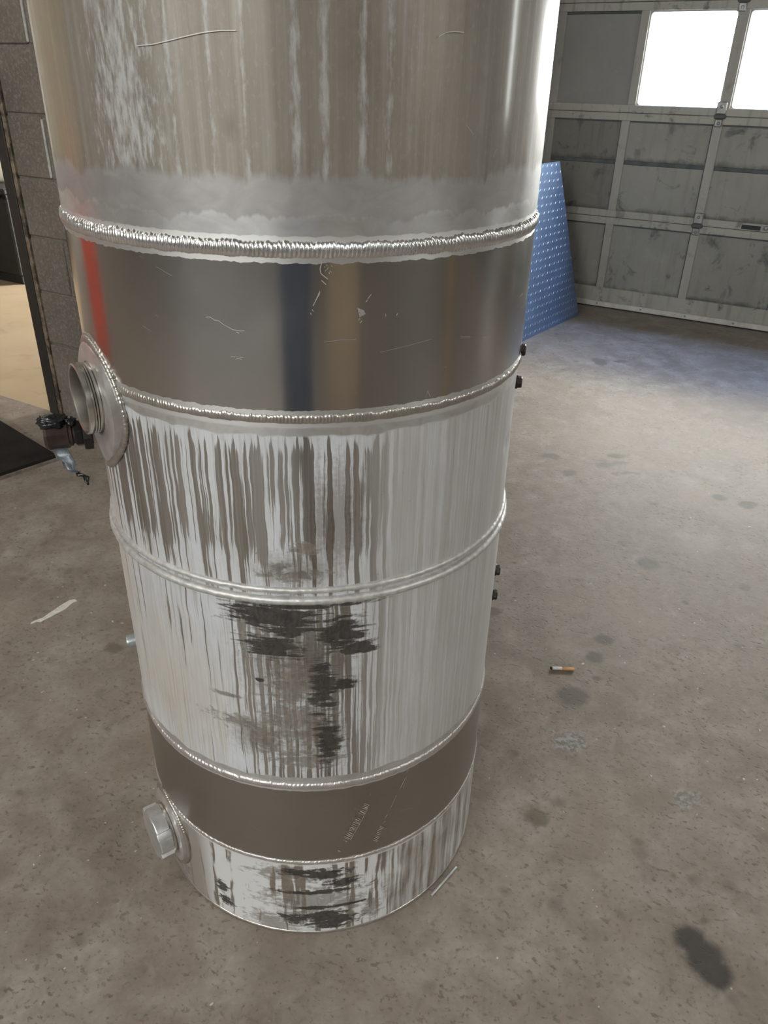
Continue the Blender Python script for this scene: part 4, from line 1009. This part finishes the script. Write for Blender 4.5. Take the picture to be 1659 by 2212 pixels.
# black mat poking in on the left
mt = empty('floor_mat', px_floor(40, 980), 'dark rubber mat with worn pale edge at the left opening', 'mat')
def mat_slab(name, corners, z0, z1, mat, parent):
    bm = bmesh.new(); top = [bm.verts.new((p.x, p.y, z1)) for p in corners]; bot = [bm.verts.new((p.x, p.y, z0)) for p in corners]
    bm.faces.new(top); bm.faces.new(bot[::-1]); k = len(corners)
    for i in range(k): bm.faces.new((top[i], bot[i], bot[(i+1) % k], top[(i+1) % k]))
    bmesh.ops.recalc_face_normals(bm, faces=bm.faces[:])
    return bm_obj(name, bm, mat, parent)
q0, q1, q2 = px_floor(0, 908, .022), px_floor(122, 982, .022), px_floor(0, 1022, .022)
e1 = (q0-q1); e2 = (q2-q1)
cs = [q1, q1 + e1*2.2, q1 + e1*2.2 + e2*2.0, q1 + e2*2.0]
mat_slab('mat_sheet', cs, 0.008, 0.022, MT['mat'], mt)
ctr = sum((c for c in cs), Vector())/4
mat_slab('mat_border', [ctr + (c-ctr)*1.02 for c in cs], 0.0, 0.010, MT['mat_edge'], mt)

# blue tread-plate sheet leaning towards the wall by the overhead door
bt = empty('tread_plate', W(-0.80, 3.6, 0), 'blue diamond tread plate sheet leaning beside the overhead door', 'metal sheet')
bR = W(-0.760, 4.019, 0); bL_dir = (W(-0.835, 3.281, 0) - bR).normalized()
tR = W(-1.009, 4.019, 0.889)
tL = px_floor(1178, 350, 0.889); top_dir = (tL - tR).normalized()
PLW = 0.98
c00, c10, c01, c11 = bR, bR + bL_dir*PLW, tR, tR + bL_dir*PLW
upv = (c01-c00); nrm = bL_dir.cross(upv).normalized()
if nrm.dot(CO - c00) < 0: nrm = -nrm
def PP(a, h, o): return c00 + bL_dir*a + upv*h + nrm*o
bm = bmesh.new(); box_bm(bm, lambda a, b_, c: PP(a, b_, c), 0, PLW, 0.0, 1.0, -.010, 0, 0.0015)
bm_obj('sheet', bm, MT['blueplate'], bt)
vs_, fs = [], []
UL = upv.length; rows = 22
for i in range(rows):
    for j in range(int(PLW/.030)):
        a = .012 + j*.030 + (0.015 if i % 2 else 0); h = (i+.6)/rows
        s_ = 1 if (i+j) % 2 else -1
        b0 = len(vs_); la, lh = .0115, .0075/UL
        for (da, dh, o) in ((-la, -lh*s_, .0), (0, -lh*.9, .0), (la, lh*s_, .0), (0, lh*.9, .0), (0, 0, .0022)):
            vs_.append(PP(a+da, h+dh, o))
        for q in ((0, 1, 4), (1, 2, 4), (2, 3, 4), (3, 0, 4)): fs.append(tuple(b0+x for x in q))
tb = link_mesh('raised_bars', vs_, fs, MT['blueplate_hi'], bt); tb['kind'] = 'stuff'

# black cart with a cream drum in the bay beyond the opening
ct = empty('steel_cart', W(-4.75, 2.75, 0), 'black steel cart in the bay behind the left opening', 'cart')
cd0, cd1, cn0, cn1 = -5.45, -4.20, 2.49, 3.10
dbox('lower_box', cd0, cd1, cn0, cn1, .06, .56, MT['cart'], ct, .01)
dbox('top_tray', cd0-.02, cd1+.02, cn0-.02, cn1+.02, .58, .62, MT['cart'], ct, .01)
dbox('skid', cd0+.05, cd1-.02, cn0+.02, cn0+.10, 0, .06, MT['cart'], ct, .005)
dbox('skid', cd0+.05, cd1-.02, cn1-.10, cn1-.02, 0, .06, MT['cart'], ct, .005)
dbox('post', cd0+.02, cd0+.06, cn0+.02, cn0+.06, .56, .58, MT['cart'], ct); dbox('post', cd1-.06, cd1-.02, cn0+.02, cn0+.06, .56, .58, MT['cart'], ct)
dc = W(-4.62, 2.80, .62)
dm = empty('plastic_drum', dc, 'cream plastic drum standing on the black cart', 'drum')
auto_sharp(lathe('drum_body', dc, Vector((0, 0, 1)), [(.19, 0), (.215, .02), (.22, .06), (.22, .20), (.226, .215), (.22, .23), (.22, .42), (.20, .47), (.12, .50)], MT['cream'], dm, 48), 50)
lathe('drum_lid', dc + Vector((0, 0, .50)), Vector((0, 0, 1)), [(.10, 0), (.10, .03), (.09, .035)], MT['white_metal'], dm, 32)

# ================================================================== unseen things added to colour the reflections in the metal
tc = empty('added_tool_chest', W(-3.05, -.55, 0), 'added red tool chest, unseen, for a red reflection left on the tank', 'tool chest')  # added for the red stripe in the polished band
dbox('chest_body', -3.45, -2.90, -.92, -.24, .12, 1.05, MT['red'], tc, .012)
for i in range(5): 
    z0 = .16 + i*.175
    dw = dbox('drawer', -2.90, -2.875, -.89, -.27, z0, z0+.16, MT['red'], tc, .005)
    dbox('drawer_pull', -2.875, -2.855, -.84, -.32, z0+.125, z0+.140, MT['hinge'], dw, .004)
for (a, b_) in ((-3.38, -.84), (-3.38, -.32), (-2.97, -.84), (-2.97, -.32)):
    lathe('caster', W(a, b_-.02, .06), NV, [(.06, 0), (.06, .04)], MT['rubber'], tc, 20)
    dbox('caster_fork', a-.02, a+.02, b_-.03, b_+.03, .09, .12, MT['hinge'], tc)
bd_ = W(1.22, -2.02, 0)
db = empty('stand_in_drum', bd_, 'dark blue drum standing in for the person behind the camera', 'drum')  # stands in for a person in navy reflected in the band
auto_sharp(lathe('drum_body', bd_, Vector((0, 0, 1)), [(.285, 0), (.29, .01), (.285, .03), (.283, .28), (.292, .295), (.283, .31), (.283, .57), (.292, .585), (.283, .60), (.285, .86), (.29, .87), (.285, .885), (.27, .875), (0, .87)], MT['blue'], db, 64, cap=False), 50)
lathe('bung', bd_ + DV*.18 + Vector((0, 0, .868)), Vector((0, 0, 1)), [(.03, 0), (.03, .012), (.02, .014)], MT['zinc'], db, 20)
for (d_, n_, z_, w_, h_, lb) in ((2.30, -1.86, 0, .26, .45, 'added brown cardboard box, bottom one of an unseen stack of two behind the camera'), (2.31, -1.85, .452, .24, .42, 'added brown cardboard box, upper one of an unseen stack of two behind the camera')):
    bx = empty('added_cardboard_box', W(d_, n_, z_), lb, 'box')  # boxes added for the tan stripe in the reflection
    dbox('box_body', d_-w_, d_+w_, n_-w_, n_+w_, z_, z_+h_, MT['card'], bx, .004)
    dbox('packing_tape', d_-w_-.001, d_+w_+.001, n_-.03, n_+.03, z_+h_, z_+h_+.001, MT['cream'], bx)
    bx['group'] = 'added stack of cardboard boxes'
yb = W(2.72, .66, 0)
yo = empty('added_bollard', yb, 'added yellow bollard, unseen, for a gold reflection right on the tank', 'bollard')  # post added for the gold stripe in the reflection
lathe('post', yb + Vector((0, 0, .012)), Vector((0, 0, 1)), [(.065, 0), (.065, 1.0), (.055, 1.04), (.03, 1.06), (0, 1.065)], MT['yellow'], yo, 32, cap=False)
lathe('base_flange', yb, Vector((0, 0, 1)), [(.13, 0), (.13, .012)], MT['yellow'], yo, 32)
